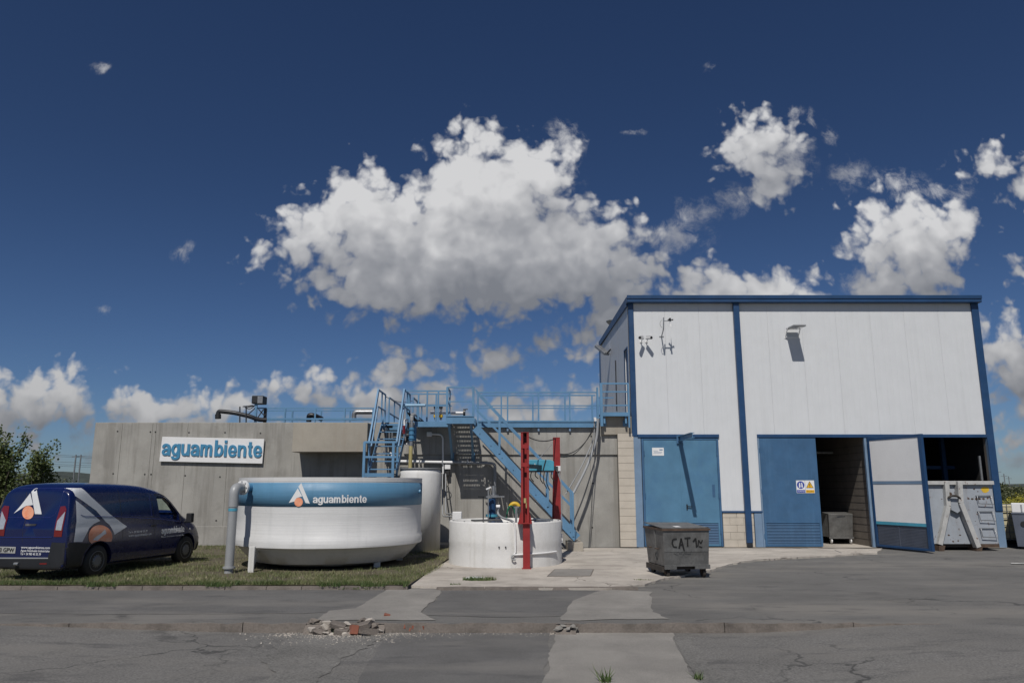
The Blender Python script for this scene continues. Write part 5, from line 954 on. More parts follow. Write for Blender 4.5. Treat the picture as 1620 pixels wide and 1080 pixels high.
# hand painted letters built from strokes
def strokes(lines, w, nm):
    q = MB()
    for ln in lines:
        for a, b in zip(ln[:-1], ln[1:]):
            fa = bfn(0, 0)(a[0], a[1], 0); fb_ = bfn(0, 0)(b[0], b[1], 0); q.bar(fa, fb_, .006, w, up=(0, -.0, 1) if abs(a[0]-b[0]) > abs(a[1]-b[1]) else (1, 0, 0))
    return q.build(nm, PT, bn_, local=True)
strokes([[(-.22,.83),(-.31,.82),(-.33,.74),(-.30,.66),(-.22,.65)]], .032, 'letter')
strokes([[(-.17,.62),(-.12,.84),(-.05,.56)],[(-.16,.70),(-.07,.70)]], .034, 'letter')
strokes([[(-.04,.84),(.10,.85)],[(.03,.85),(.03,.66)]], .034, 'letter')
strokes([[(.16,.76),(.22,.84),(.24,.64)]], .034, 'letter')
strokes([[(.27,.66),(.29,.80),(.34,.72),(.38,.80)],[(.30,.66),(.37,.64)]], .024, 'letter')
def smear(q):
    rs = random.Random(5)
    for i in range(16):
        x = rs.uniform(-.32,.1); z = .52+rs.uniform(-.02,.03); a = bfn(0,0)(x, z, 0); b = bfn(0,0)(x+rs.uniform(.02,.07), z+rs.uniform(-.02,.02), 0); q.bar(a, b, .005, rs.uniform(.006,.016))
LB('faded_lettering', mat('faded_black_paint', (.07,.07,.07), .7), smear)
# second bin inside the hall doorway
iy = YF+1.3; ib = thing('wheeled_bin', 'grey steel wheeled bin standing in the shade just inside the open doorway', 'bin', (X(1331,850,iy), iy, .03), R(-2))
def LI(nm, m, f, bevel=0): q = MB(); f(q); return q.build(nm, m, ib, bevel=bevel, local=True)
LI('body', M['binm'], lambda q: q.add([(-.40,0,.22),(.40,0,.22),(.40,.9,.22),(-.40,.9,.22),(-.42,-.1,1.02),(.42,-.1,1.02),(.42,1.0,1.1),(-.42,1.0,1.1)], [(0,3,2,1),(0,1,5,4),(1,2,6,5),(2,3,7,6),(3,0,4,7),(4,5,6,7)]), .01)
LI('front_rib', M['binm'], lambda q: [q.box(-.42, .42, -.03, -.005, .18, .24), q.box(0.02, .03, -.06, -.03, .55, .72)])
LI('side_wing', M['binm'], lambda q: q.add([(-.43,.0,.25),(-.58,.5,.25),(-.43,.0,1.0),(-.44,.02,.25),(-.59,.52,.25),(-.44,.02,1.0)], [(0,1,2),(3,5,4),(0,3,4,1),(1,4,5,2),(2,5,3,0)]))
for x in (-.33, .33):
    for y in (.05, .8): LI('wheel', M['white'] if y < .5 else M['black'], lambda q: q.tube([(x-.02, y, .10), (x+.02, y, .10)], .08, 14))
# ------------------------------------------------------------------ roll-off container
ky = 24.35; kx0, kx1 = X(1466,765,ky)-.05, X(1569,765,ky); zk0, zk1 = Z(860,ky), Z(760.5,ky)
kt = thing('roll_off_container', 'pale blue-grey rusty roll-off container with A-shaped ribs and step rungs in the right doorway', 'container', ((kx0+kx1)/2, ky+2, 0))
p = MB(); p.box(kx0, kx1, ky, ky+.06, zk0, zk1-.12); p.build('front_wall', M['skip'], kt, bevel=.005)
for x in (kx0, kx1-.06): pbox(kt, 'side_wall', M['skip'], x, x+.06, ky+.061, ky+4.9, zk0, zk1-.12)
pbox(kt, 'floor', M['rust'], kx0+.061, kx1-.061, ky+.061, ky+4.9, zk0, zk0+.08); pbox(kt, 'rear_wall', M['skip'], kx0+.061, kx1-.061, ky+4.84, ky+4.9, zk0+.081, zk1-.12)
M['skiplight'] = mat('worn_white_grey_paint', (.47,.47,.46), .6, var=.12, scale=5, rust=.4, dirt=.3, dirtcol=(.25,.22,.2), dscale=5)
pbox(kt, 'top_rail', M['skiplight'], kx0-.02, kx1+.02, ky-.10, ky+.07, zk1-.12, zk1, .01); pbox(kt, 'top_rail', M['skiplight'], kx0-.02, kx0+.08, ky+.071, ky+4.9, zk1-.12, zk1); pbox(kt, 'top_rail', M['skiplight'], kx1-.08, kx1+.02, ky+.071, ky+4.9, zk1-.12, zk1)
kw = kx1-kx0; q_ = lambda px, py: (X(px, py, ky), Z(py, ky))
def rib(pts, w, dp, nm, m):
    for a, b in zip(pts[:-1], pts[1:]):
        a_ = V(a[0], a[1], ky-dp/2-.002); b_ = V(b[0], b[1], ky-dp/2-.002); pbar(kt, nm, m, a_, b_, w, dp, up=(0,-1,0), bevel=.006)
rib([(1496,761),(1499,800),(1486,861)], .14, .16, 'rib', M['skiplight']); rib([(1516,761),(1518,795),(1546,865)], .15, .22, 'rib', M['skiplight'])
p = MB(); p.prism([q_(1500,784), q_(1516,784), q_(1517,806), q_(1511,811), q_(1501,806)], ky-.14, ky-.125); p.build('hook_plate', M['skip'], kt, bevel=.004)
ptube(kt, 'lifting_hook', M['steelbase'], spl([V(1500,787,ky-.2), V(1506,784,ky-.24), V(1514,784.5,ky-.24), V(1519,788,ky-.2)]), .035, 8); p = MB(); p.tube([V(1503,781,ky-.17), V(1503,781,ky-.10)], .06, 8); p.build('rust_boss', M['rust'], kt)
for a, b in (((1543.5,783.5),(1569,797)), ((1546,808.5),(1572,823)), ((1549.5,835),(1575,849.5))):
    x0_, z0_ = q_(a[0]+3, b[1]); x1_, z1_ = q_(b[0]-1, a[1]); xa_, _ = q_(*a); ptube(kt, 'step_rung', M['galv'], [(xa_, ky-.01, z1_), (xa_, ky-.07, z1_-.01), (x0_, ky-.08, z0_+.02), (x1_, ky-.08, z0_), (x1_-.06, ky-.07, z1_), (x1_-.06, ky-.01, z1_)], .014, 6); pbar(kt, 'step_bar', M['galv'], (xa_, ky-.03, z1_), (x1_-.06, ky-.03, z1_), .02)
rsn = random.Random(11)
for (px, py, r_) in [(1532,788.5,.035),(1538,788.5,.045),(1546,788.5,.06),(1549,788.5,.05),(1556,788.5,.045),(1562.5,787.5,.035),(1501,846,.03),(1519,846,.03),(1517,836,.02),(1508,856,.03),(1516,855,.025),(1496,812,.03),(1490,789,.02),(1531,815,.02),(1543,824,.015),(1504,803,.02),(1541,773,.03),(1547,777,.02)]:
    x, z = q_(px, py); n_ = 9; MB().prism([(x+r_*rsn.uniform(.6,1.2)*1.2*math.cos(2*math.pi*k/n_), z+r_*rsn.uniform(.5,1)*math.sin(2*math.pi*k/n_)) for k in range(n_)], ky-.0035, ky-.0005).build('rust_spot', M['rust'], kt)
x, z = q_(1558.5, 774); MB().prism([(x+.13*rsn.uniform(.8,1.1)*math.cos(2*math.pi*k/14), z+.10*rsn.uniform(.8,1.1)*math.sin(2*math.pi*k/14)) for k in range(14)], ky-.0035, ky-.0005).build('yellow_splash', M['yellow'], kt)
for px, d_ in ((1484,.18), (1543,.2)): MB().prism([q_(px-4,862), q_(px+6,862), q_(px+4,872), q_(px-4,872)], ky-.2, ky-.0+.3).build('skid', M['rust'], kt)
pbox(kt, 'underframe', M['steelbase'], kx0+.4, kx1-.5, ky+.1, ky+4.7, .1, zk0-.002); 
for y_ in (ky+.5, ky+4.3): MB().tube([(kx0+.5, y_, .1), (kx1-.4, y_, .1)], .085, 14).build('roller', M['steelbase'], kt)
pbox(kt, 'lower_lip', M['rust'], X(1546,866,ky), kx1-.02, ky-.05, ky+.05, zk0-.10, zk0-.002)
# ------------------------------------------------------------------ IBC tank and dark bin at the far right
iy = 25.6; ix0 = X(1585,830,iy); ic = thing('liquid_tote', 'cream plastic tank in a wire cage on a pallet right of the hall', 'tank', (ix0+.55, iy+.5, 0)); zi0, zi1 = Z(853,iy), Z(797,iy)
pbox(ic, 'bottle', M['ibc'], ix0+.03, ix0+1.05, iy+.04, iy+.95, zi0, zi1-.03, .06)
for i in range(6): x = ix0+.02+i*.21; pbar(ic, 'cage_bar', M['galv'], (x, iy, zi0), (x, iy, zi1), .02)
for i in range(6): z = zi0+(zi1-zi0)*i/5; pbar(ic, 'cage_bar', M['galv'], (ix0, iy-.01, z), (ix0+1.08, iy-.01, z), .022); pbar(ic, 'cage_bar', M['galv'], (ix0, iy, z), (ix0, iy+1, z), .022)
for x in (ix0+.08, ix0+.5, ix0+.95): pbox(ic, 'pallet_foot', M['black'], x-.06, x+.10, iy+.02, iy+.95, .0, zi0-.02)
pbox(ic, 'pallet_rail', M['black'], ix0, ix0+1.08, iy, iy+.06, .0, .09)
iy = 24.9; dx_ = X(1603.5,840,iy); rz_ = -math.atan2(dx_, iy); db = thing('dark_bin', 'dark grey wheeled bin with a white crate on its lid beside the caged tank', 'bin', (dx_, iy, 0), rz_)
zt_, zb_l = Z(813,iy), Z(864,iy)
MB().prism([(.06,zb_l),(.94,zb_l),(1.0,zt_),(0,zt_)], 0, .75).build('body', M['louvre'], db, bevel=.01, local=True); MB().box(-.01, 1.02, -.02, .77, zt_+.002, zt_+.05).build('lid', M['louvre'], db, bevel=.01, local=True)
for x in (.2, .8): MB().tube([(x-.04, .15, .1), (x+.04, .15, .1)], .1, 14).build('wheel', M['black'], db, local=True)
MB().tube([(.30, -.02, zt_-.3), (.30, .0, zt_-.3)], .09, 14).build('emblem', M['black'], db, local=True)
wc = thing('white_crate', 'white crate lying on the dark bin at the right edge', 'crate', (dx_, iy, zt_+.053), rz_); MB().box(.02, 1.0, .03, .65, 0, .30).build('crate', M['white'], wc, bevel=.015, local=True); MB().box(.27, .31, .018, .029, .02, .26).build('corner_post', M['pvc'], wc, local=True)
# ------------------------------------------------------------------ delivery van
VA = R(77.3); vr = gr(152, 912, LZ); vdir = Vector((math.cos(VA), math.sin(VA), 0)); vleft = Vector((-vdir.y, vdir.x, 0)); HW = .945
vo = Vector((vr[0], vr[1], LZ)) + vleft * HW
van = thing('delivery_van', 'dark blue delivery van with silver A logo and orange ball, parked on the lawn', 'van', vo, VA)
def vray(px, py):
    a, y, z = pix_dir(px, py); Mi = Matrix.Rotation(-VA, 3, 'Z'); return Mi @ (Vector((0, 0, EYE)) - vo), (Mi @ Vector((a, y, z))).normalized()
def side_xz(px, py):
    o, d = vray(px, py); t = (-HW - o.y) / d.y; p = o + d*t; return p.x, p.z
def rear_yz(px, py, xr=-.86):
    o, d = vray(px, py); t = (xr - o.x) / d.x; p = o + d*t; return p.y, p.z
s2 = lambda x, y: side_xz(110 + x/6, 750 + y/6)      # readings taken from an enlarged crop
r2 = lambda x, y: rear_yz(x/6, 750 + y/6)
prof_top = [(-.87,1.86),(-.80,1.93),(-.68,1.965),(-.4,1.985),(0,1.99),(.6,1.985),(1.1,1.97),(1.5,1.94),(1.85,1.88),(2.1,1.80),(2.35,1.66),(2.6,1.47),(2.82,1.29),(3.0,1.18),(3.2,1.11),(3.4,1.03),(3.55,.95),(3.66,.85),(3.73,.72),(3.77,.55)]
ring0 = [(0,.22),(.80,.22),(.90,.25),(.935,.34),(.945,.55),(.947,.85),(.944,.98),(.925,1.06),(.926,1.14),(.91,1.3),(.885,1.5),(.855,1.7),(.825,1.83),(.765,1.925),(.58,1.965),(.28,1.985),(0,1.99)]
def station(x, T, k=1.0):
    out = []
    for w_, z in ring0:
        zz = z if z < .5 else .5 + (z-.5)*(T-.5)/1.49
        if x > 3.0 and z < .5: zz = z + (x-3.0)*.06
        ws = 1.0
        if x > 2.7: ws = 1 - .16*((x-2.7)/1.07)**2.4 - (.10 if x > 3.7 else 0)
        if x < -.6: ws = 1 - .018*((-.6-x)/.27)**3
        out.append((x + max(0, zz-1.05)*.11*sst(.2, -.87, x), w_*ws*k, zz))
    return out
st_x = []
for (a, ta), (b, tb_) in zip(prof_top[:-1], prof_top[1:]):
    n = max(1, round((b-a)/.16)); st_x += [(a+(b-a)*i/n, ta+(tb_-ta)*i/n) for i in range(n)]
st_x.append(prof_top[-1]); mbv = MB(); rings = []
def scaled(st, k, dx, zc_=1.05): return [(x+dx, w_*k, zc_+(z-zc_)*k) for x, w_, z in st]
s0 = station(*st_x[0]); rings += [scaled(s0, k, dx) for k, dx in ((.05,-.040),(.4,-.039),(.8,-.037),(.955,-.034),(.985,-.022))]; rings += [station(*q) for q in st_x]; se = station(*st_x[-1]); rings += [scaled(se, k, dx, .5) for k, dx in ((.9,.03),(.6,.05),(.05,.06))]
full = [[(x, -w_, z) for x, w_, z in r] + [(x, w_, z) for x, w_, z in r[-2:0:-1]] for r in rings]; nr_ = len(full[0])
mbv.add([p for r in full for p in r], [(i*nr_+k, i*nr_+(k+1)%nr_, (i+1)*nr_+(k+1)%nr_, (i+1)*nr_+k) for i in range(len(full)-1) for k in range(nr_)] + [tuple(range(nr_)), tuple(range((len(full)-1)*nr_, len(full)*nr_))], True)
body = mbv.build('body', M['vanblue'], van, local=True); md = body.modifiers.new('s', 'SUBSURF'); md.levels = md.render_levels = 1
bpy.context.view_layer.update(); dg = bpy.context.evaluated_depsgraph_get(); ev = body.evaluated_get(dg); me_s = bpy.data.meshes.new_from_object(ev); bvh = BVHTree.FromPolygons([v.co[:] for v in me_s.vertices], [p.vertices[:] for p in me_s.polygons])
# hollow cab, window openings and wheel arches
cut = MB(); cut.prism([(1.55,.8),(2.75,.8),(2.72,1.22),(2.42,1.48),(2.1,1.66),(1.62,1.74)], -.80, .80)
wpoly = [s2(*p) for p in ((858,203),(905,203),(955,225),(1005,280),(1058,372),(1058,432),(868,407))]
def booldiff(obj, mb):
    c = mb.build('cutter', M['trimblack'], van, local=True); b = obj.modifiers.new('b', 'BOOLEAN'); b.operation = 'DIFFERENCE'; b.object = c; b.solver = 'EXACT'; return c
cs = [booldiff(body, cut)]
c2 = MB(); c2.prism(wpoly, -1.3, 1.3); cs.append(booldiff(body, c2))
c3 = MB(); c3.prism([(2.22,1.60),(2.66,1.24),(3.1,1.5),(2.6,1.95)], -.68, .68); cs.append(booldiff(body, c3))
for x in (0, 3.0):
    for y0, y1_v in ((-1.3,-.62),(.62,1.3)):
        c = MB(); c.tube([(x, y0, .34), (x, y1_v, .34)], .405, 40); cs.append(booldiff(body, c))
bpy.context.view_layer.update(); dg = bpy.context.evaluated_depsgraph_get(); me_n = bpy.data.meshes.new_from_object(body.evaluated_get(dg)); body.modifiers.clear(); old = body.data; body.data = me_n; me_n.name = 'body'
for c in cs: me_ = c.data; bpy.data.objects.remove(c); bpy.data.meshes.remove(me_)
while len(me_n.materials) > 1: me_n.materials.pop()
me_n.polygons.foreach_set('material_index', [0]*len(me_n.polygons))
sm = body.modifiers.new('wn', 'WEIGHTED_NORMAL'); sm.keep_sharp = True
for e_ in (me_n,): 
    try: e_.set_sharp_from_angle(angle=R(38))
    except Exception: pass
def onside(off=.004, far=False):
    def f(x, z, w=0):
        z = min(z, 1.87)
        h = bvh.ray_cast(Vector((x, -3, z)), Vector((0, 1, 0)))
        for k_ in range(1, 60):
            if h[0] is not None: break
            h = bvh.ray_cast(Vector((x + (.012*k_ if x < 0 else -.012*k_)*(k_ % 2), -3, z + (-.008*k_ if z > 1 else .008*k_))), Vector((0, 1, 0)))
        if h[0] is None: return (x, -HW - off - w, z)
        return h[0] + h[1].normalized() * ((off + w) * (1 if h[1].y < 0 else -1))
    return f
def onrear(off=.004):
    def f(y, z, w=0):
        y = max(-.905, min(.905, y)); z = min(z, 1.87)
        h = bvh.ray_cast(Vector((-3, y, z)), Vector((1, 0, 0)))
        for k_ in range(1, 60):
            if h[0] is not None: break
            h = bvh.ray_cast(Vector((-3, y*(1-.006*k_), z + (-.008*k_ if z > 1 else .008*k_))), Vector((1, 0, 0)))
        if h[0] is None: return (-.88 - off - w, y, z)
        return h[0] + h[1].normalized() * ((off + w) * (1 if h[1].x < 0 else -1))
    return f
FS, FR = onside(), onrear(); FS2, FR2 = onside(.008), onrear(.008); FS3, FR3 = onside(.012), onrear(.012)
def dec(poly, fn, m, name, parent=None, cuts=3): return subpoly(poly, lambda u, v, w: fn(u, v, w), m, name, parent or van, 0, cuts, True)
dec([s2(*p) for p in ((86,82),(150,100),(240,215),(400,380),(548,495),(425,572),(405,520),(385,480),(350,450),(270,345),(95,205))], FS, M['silver'], 'logo_stroke')
dec([s2(*p) for p in ((92,245),(300,440),(235,470),(190,510),(150,580),(120,640),(38,640),(75,450))], FS, M['silver'], 'logo_stroke')
dec([s2(290+113*math.cos(a), 592-112*math.sin(a)) for a in lin(-.42, math.pi+.42, 24)] + [s2(*p) for p in ((205,655),(245,638),(290,628),(345,636))], FS2, M['orange'], 'logo_ball')
dec([s2(*p) for p in ((215,622),(255,585),(300,555),(335,520),(345,560),(300,590),(262,628))], FS3, M['silver'], 'ball_highlight')
xa_, za_ = s2(145,467); xb_, zb_2 = s2(505,467); ptube(van, 'door_rail', M['black'], [(xa_, -HW-.006, za_), (xb_, -HW-.006, zb_2)], .016, 8); van.children[-1].data.transform(Matrix.Identity(4))
def stext(body_, a, b, rear=False, m=None, bold=.015):      # a = lower left, b = upper right in the crop
    if rear:
        y0, z0 = r2(*a); y1v, z1v = r2(*b); return text(body_, abs(y1v-y0), z1v-z0, lambda u, v, w: FR2(y0-u, z0+v, w), m or M['vinyl'], van, 'lettering', .0005, bold, local=True)
    x0, z0 = s2(*a); x1, z1 = s2(*b); sl_ = (s2(b[0], a[1])[1]-z0)/(x1-x0)
    return text(body_, x1-x0, z1-s2(b[0], a[1])[1], lambda u, v, w: FS2(x0+u, z0+v+0*sl_*u, w), m or M['vinyl'], van, 'lettering', .0005, bold, local=True)
stext('Tel + 34 983 40 35 39', (556,560), (736,541), bold=.01); stext('www.aguambiente.com', (556,600), (775,572), bold=.012); _a, _b = s2(868,578), s2(1095,516); wordmark('aguambiente', _b[0]-_a[0], .20, lambda u, v, w: FS2(_a[0]+u, _a[1]+v-.01, w), M['vinyl'], van, .001, True); stext('Aguas Residuales Industriales', (868,604), (1085,586), bold=.0)
stext('www.aguambiente.com', (220,706), (496,683), True); stext('Aguas Residuales Industriales', (216,736), (492,714), True, bold=.01); stext('Tel + 34 983 40 35 39', (214,762), (410,743), True, bold=.01)
y0, z0 = r2(-75, 741); y1v, z1v = r2(172, 685)
dec([(y0,z0),(y1v,z0),(y1v,z1v),(y0,z1v)], FR2, M['plate'], 'licence_plate'); text('7753 GPW', abs(y1v-y0)*.86, (z1v-z0)*.66, lambda u, v, w: FR3(y0-abs(y1v-y0)*.10-u, z0+(z1v-z0)*.17+v, w+.002), PT, van, 'plate_lettering', .0005, .02, local=True)
dec([r2(*p) for p in ((325,118),(282,165),(317,376),(383,378))], FR, M['vinyl'], 'logo_stroke'); dec([r2(*p) for p in ((272,178),(128,371),(200,318),(235,298),(300,290))], FR, M['vinyl'], 'logo_stroke')
dec([r2(255+54*math.cos(a), 362+64*math.sin(a)) for a in lin(0, 2*math.pi-.25, 24)], FR2, M['orange'], 'logo_ball')
def lightset(mirror):
    mm = lambda p: ((-p[0] if mirror else p[0]), p[1])
    lamp = dec([mm(r2(*p)) for p in ((572,305),(618,300),(632,330),(626,420),(604,590),(530,590),(545,430))], FR2, M['redlens'], 'tail_light')
    dec([mm(r2(*p)) for p in ((624,352),(602,530),(548,526),(556,440))], FR3, M['clearlens'], 'reversing_lens', lamp)
lightset(False); lightset(True)
dec([r2(*p) for p in ((200,72),(312,72),(306,98),(196,98))], FR2, M['redlens'], 'brake_light'); dec([r2(*p) for p in ((245,470),(348,470),(342,490),(250,490))], FR2, M['trimblack'], 'tailgate_handle'); dec([r2(*p) for p in ((395,838),(465,836),(462,852),(398,852))], FR3, M['redlens'], 'fog_light')
def seam(pts, fn, r=.005, m=None, nm='panel_seam'):
    q = []
    for a, b in zip(pts[:-1], pts[1:]):
        for i in range(8): q.append(fn(a[0]+(b[0]-a[0])*i/8, a[1]+(b[1]-a[1])*i/8, -.005))
    q.append(fn(*pts[-1], -.005)); return MB().tube(q, r, 5).build(nm, m or M['black'], van, local=True)
MBl = mat('panel_crease_blue', (.012,.022,.13), .3, var=.02, fine=0, coat=.8)
seam([r2(238,105), r2(232,640)], FR); seam([r2(30,120), r2(70,108), r2(570,120), r2(590,150), r2(560,300), r2(520,385), r2(480,408), r2(60,408), r2(10,385), r2(-30,300)], FR, .008, MBl); seam([r2(0,600), r2(515,595)], FR, .012, MBl)
seam([s2(502,150), s2(505,400), s2(505,610)], FS); seam([s2(806,180), s2(808,400), s2(800,640)], FS); seam([s2(560,160), s2(790,180), s2(792,395), s2(520,390)], FS, .006, MBl); seam([s2(120,385), s2(160,400), s2(480,402), s2(870,425), s2(1070,450)], FS, .010, MBl); seam([s2(1070,450), s2(1088,520), s2(1080,640)], FS)
seam([s2(840,190), s2(905,186), s2(965,215), s2(1020,280), s2(1075,375), s2(1072,450)], FS, .012, M['trimblack'], 'window_trim')
for nm_, x, z in (('door_handle', *s2(805,483)),): MB().tube([FS(x-.11, z, .015), FS(x+.05, z, .015)], .018, 8).build(nm_, M['trimblack'], van, local=True)
x, z = s2(1160,518); MB().tube([FS(x, z, 0), FS(x, z, .012)], .03, 8).build('side_indicator', M['clearlens'], van, local=True)
# black bumper and corner cladding
dec([s2(*p) for p in ((-28,645),(205,655),(188,676),(148,722),(122,785),(114,885),(-20,885))], FS2, M['trimblack'], 'bumper_corner'); 
dec([r2(*p) for p in ((512,642),(652,650),(660,900),(505,905),(470,800))], FR2, M['trimblack'], 'bumper_corner'); dec([r2(*p) for p in ((-90,800),(480,796),(510,900),(500,905),(-90,905))], FR2, M['trimblack'], 'rear_bumper')
dec([r2(*p) for p in ((-90,784),(478,786),(478,797),(-90,797))], FR3, M['pvc'], 'bumper_strip')
dec([s2(*p) for p in ((1240,650),(1305,620),(1300,750),(1250,765),(1232,700))], FS2, M['trimblack'], 'front_bumper')
MB().box(-.60, 3.5, -.78, .78, .20, .30).build('underbody', M['black'], van, local=True)
MB().tube([(-.93, .15, .33), (-.93, .25, .33)], .035, 10).build('tow_eye', M['galv'], van, local=True)
gm = bpy.data.materials.new('van_glass'); gm.use_nodes = True; t_ = gm.node_tree; t_.nodes.clear(); tr_ = N(t_, 'ShaderNodeBsdfTransparent'); tr_.inputs[0].default_value = (.84,.92,.87,1); gl_ = N(t_, 'ShaderNodeBsdfGlossy'); gl_.inputs['Roughness'].default_value = .03; mx_ = N(t_, 'ShaderNodeMixShader'); mx_.inputs[0].default_value = .07; o_ = N(t_, 'ShaderNodeOutputMaterial')
t_.links.new(tr_.outputs[0], mx_.inputs[1]); t_.links.new(gl_.outputs[0], mx_.inputs[2]); t_.links.new(mx_.outputs[0], o_.inputs[0])
FW_ = onside(-.015); dec(wpoly, FW_, gm, 'side_window'); dec(wpoly, lambda x, z, w=0: (lambda p: (p[0], -p[1], p[2]))(FW_(x, z, w)), gm, 'side_window')
MB().add([(2.22+.03,-.67,1.62),(2.70+.02,-.67,1.27),(2.72,.67,1.27),(2.25,.67,1.62)], [(0,1,2,3)]).build('windscreen', gm, van, local=True)
MB().box(1.62, 1.78, -.62, -.2, .9, 1.2).build('seat_backs', M['trimblack'], van, local=True)
x, z = s2(1110,405); MB().box(x-.06, x+.07, -1.12, -.97, z-.13, z+.10).bar((x, -.99, z-.08), (x-.02, -.90, z-.12), .06).build('wing_mirror', M['trimblack'], van, local=True, bevel=.02, seg=2)
MB().box(x-.06, x+.07, .97, 1.12, z-.13, z+.10).bar((x, .99, z-.08), (x-.02, .90, z-.12), .06).build('wing_mirror', M['trimblack'], van, local=True, bevel=.02, seg=2)
for sx in (-1, 1): MB().box(3.52, 3.66, sx*.55-.14, sx*.55+.14, .76, .90).build('headlight', M['clearlens'], van, local=True, bevel=.03)
for x in (0, 3.0):
    for sg in (-1, 1):
        yo = sg*(HW-.02); p = MB(); RW = .34
        p.tube([(x, yo, RW-.01), (x, yo-sg*.01, RW-.01), (x, yo-sg*.03, RW-.01), (x, yo-sg*.19, RW-.01), (x, yo-sg*.21, RW-.01)], [.21,.305,.335,.335,.31], 40); wh = p.build('wheel', M['black'], van, local=True)
        p = MB(); p.tube([(x, yo+sg*.002, RW-.01), (x, yo-sg*.03, RW-.01)], [.215,.22], 36, cap=False); p.tube([(x, yo-sg*.012, RW-.01), (x, yo-sg*.03, RW-.01)], .20, 32); p.build('rim', M['blacksteel'], wh, local=True)
        p = MB(); p.tube([(x, yo+sg*.012, RW-.01), (x, yo-sg*.001, RW-.01), (x, yo-sg*.012, RW-.01)], [.09,.12,.125], 28)
        for k in range(14): a = 2*math.pi*k/14; p.bar((x+.115*math.cos(a), yo-sg*.006, RW-.01+.115*math.sin(a)), (x+.205*math.cos(a), yo-sg*.010, RW-.01+.205*math.sin(a)), .022, .014, up=(0,1,0))
        p.tube([(x+.205*math.cos(a), yo-sg*.004, RW-.01+.205*math.sin(a)) for a in lin(0, 2*math.pi, 37)], .009, 6); p.build('wheel_cover', M['wheelcap'], wh, local=True)
# ------------------------------------------------------------------ vegetation
def leafmat(name, c1, c2, c3, trans=.25, var_s=1.2):
    m = bpy.data.materials.new(name); m.use_nodes = True; t = m.node_tree; b = t.nodes['Principled BSDF']
    gn = N(t, 'ShaderNodeNewGeometry'); rp = N(t, 'ShaderNodeValToRGB'); rp.color_ramp.elements[0].color = (*c1,1); rp.color_ramp.elements[1].color = (*c3,1); e = rp.color_ramp.elements.new(.55); e.color = (*c2,1)
    tcn = N(t, 'ShaderNodeTexCoord'); nz = N(t, 'ShaderNodeTexNoise'); nz.inputs['Scale'].default_value = var_s; nz.inputs['Detail'].default_value = 5; t.links.new(tcn.outputs['Object'], nz.inputs['Vector'])
    a = mth(t, 'ADD', mth(t, 'MULTIPLY', gn.outputs['Random Per Island'], .55), mth(t, 'MULTIPLY_ADD', nz.outputs[0], 1.6, -.58), clamp=True); t.links.new(a, rp.inputs[0])
    t.links.new(rp.outputs[0], b.inputs['Base Color']); b.inputs['Roughness'].default_value = .6
    tl = N(t, 'ShaderNodeBsdfTranslucent'); t.links.new(rp.outputs[0], tl.inputs[0]); mx = N(t, 'ShaderNodeMixShader'); mx.inputs[0].default_value = trans
    t.links.new(b.outputs[0], mx.inputs[1]); t.links.new(tl.outputs[0], mx.inputs[2]); t.links.new(mx.outputs[0], t.nodes['Material Output'].inputs[0]); return m
M['grass'] = leafmat('lawn_grass', (.065,.11,.028), (.18,.195,.08), (.46,.42,.27), .25, 1.3)
M['weed'] = leafmat('weed_leaves', (.05,.10,.025), (.09,.14,.04), (.19,.21,.09), .3, 5)
M['leaf'] = leafmat('tree_leaves', (.04,.065,.018), (.09,.125,.035), (.19,.21,.075), .35, 1.5)
M['shrub'] = leafmat('shrub_leaves', (.035,.05,.018), (.075,.088,.032), (.14,.14,.06), .2, .5)
M['flower'] = leafmat('yellow_flowers', (.09,.11,.02), (.36,.33,.04), (.60,.50,.05), .2, .6)
def fastmesh(name, V_, F_, m, parent=None, kind=None):
    me = bpy.data.meshes.new(name); V_ = np.asarray(V_, dtype=np.float32); F_ = np.asarray(F_, dtype=np.int32); k = F_.shape[1]
    me.vertices.add(len(V_)); me.vertices.foreach_set('co', V_.ravel()); me.loops.add(F_.size); me.loops.foreach_set('vertex_index', F_.ravel()); me.polygons.add(len(F_)); me.polygons.foreach_set('loop_start', np.arange(0, F_.size, k, dtype=np.int32)); me.polygons.foreach_set('loop_total', np.full(len(F_), k, dtype=np.int32)); me.update(calc_edges=True); me.materials.append(m)
    o = bpy.data.objects.new(name, me); COL.objects.link(o)
    if parent is not None: o.parent = parent
    if kind: o['kind'] = kind
    return o
rg = np.random.default_rng(4)
def blades(n, pts, h0, h1, wd, lean=.6):
    n = len(pts); h = rg.uniform(h0, h1, n); a = rg.uniform(0, 2*np.pi, n); l = rg.uniform(0, lean, n)*h; b = rg.uniform(0, 2*np.pi, n); w = wd*rg.uniform(.6, 1.3, n)
    p = np.array(pts); dx = np.cos(a)*w/2; dy = np.sin(a)*w/2; V_ = np.empty((n, 3, 3)); V_[:,0] = p + np.c_[dx, dy, 0*dx]; V_[:,1] = p - np.c_[dx, dy, 0*dx]; V_[:,2] = p + np.c_[np.cos(b)*l, np.sin(b)*l, h]
    return V_.reshape(-1,3), np.arange(n*3).reshape(-1,3)
def inlawn(x, y):
    xr_ = np.interp(y, [15.4, 16.4, 18.0, 19.2, 25.4], [gr(640,926,LZ)[0], gr(672,906,LZ)[0], gr(712,880,LZ)[0]-.02, gr(714,878,LZ)[0], X(714,870,25.3)]); return (y > YL+.16) & (y < 25.3) & (x < xr_)
N1 = 90000; yy2 = YL + .16 + (25.2-YL-.16)*rg.random(N1)**1.7; xx2 = rg.uniform(-15.5, -1.6, N1); ok = inlawn(xx2, yy2)
dt = np.hypot(xx2-Tc.x, yy2-Tc.y); ok &= (dt > 1.95)
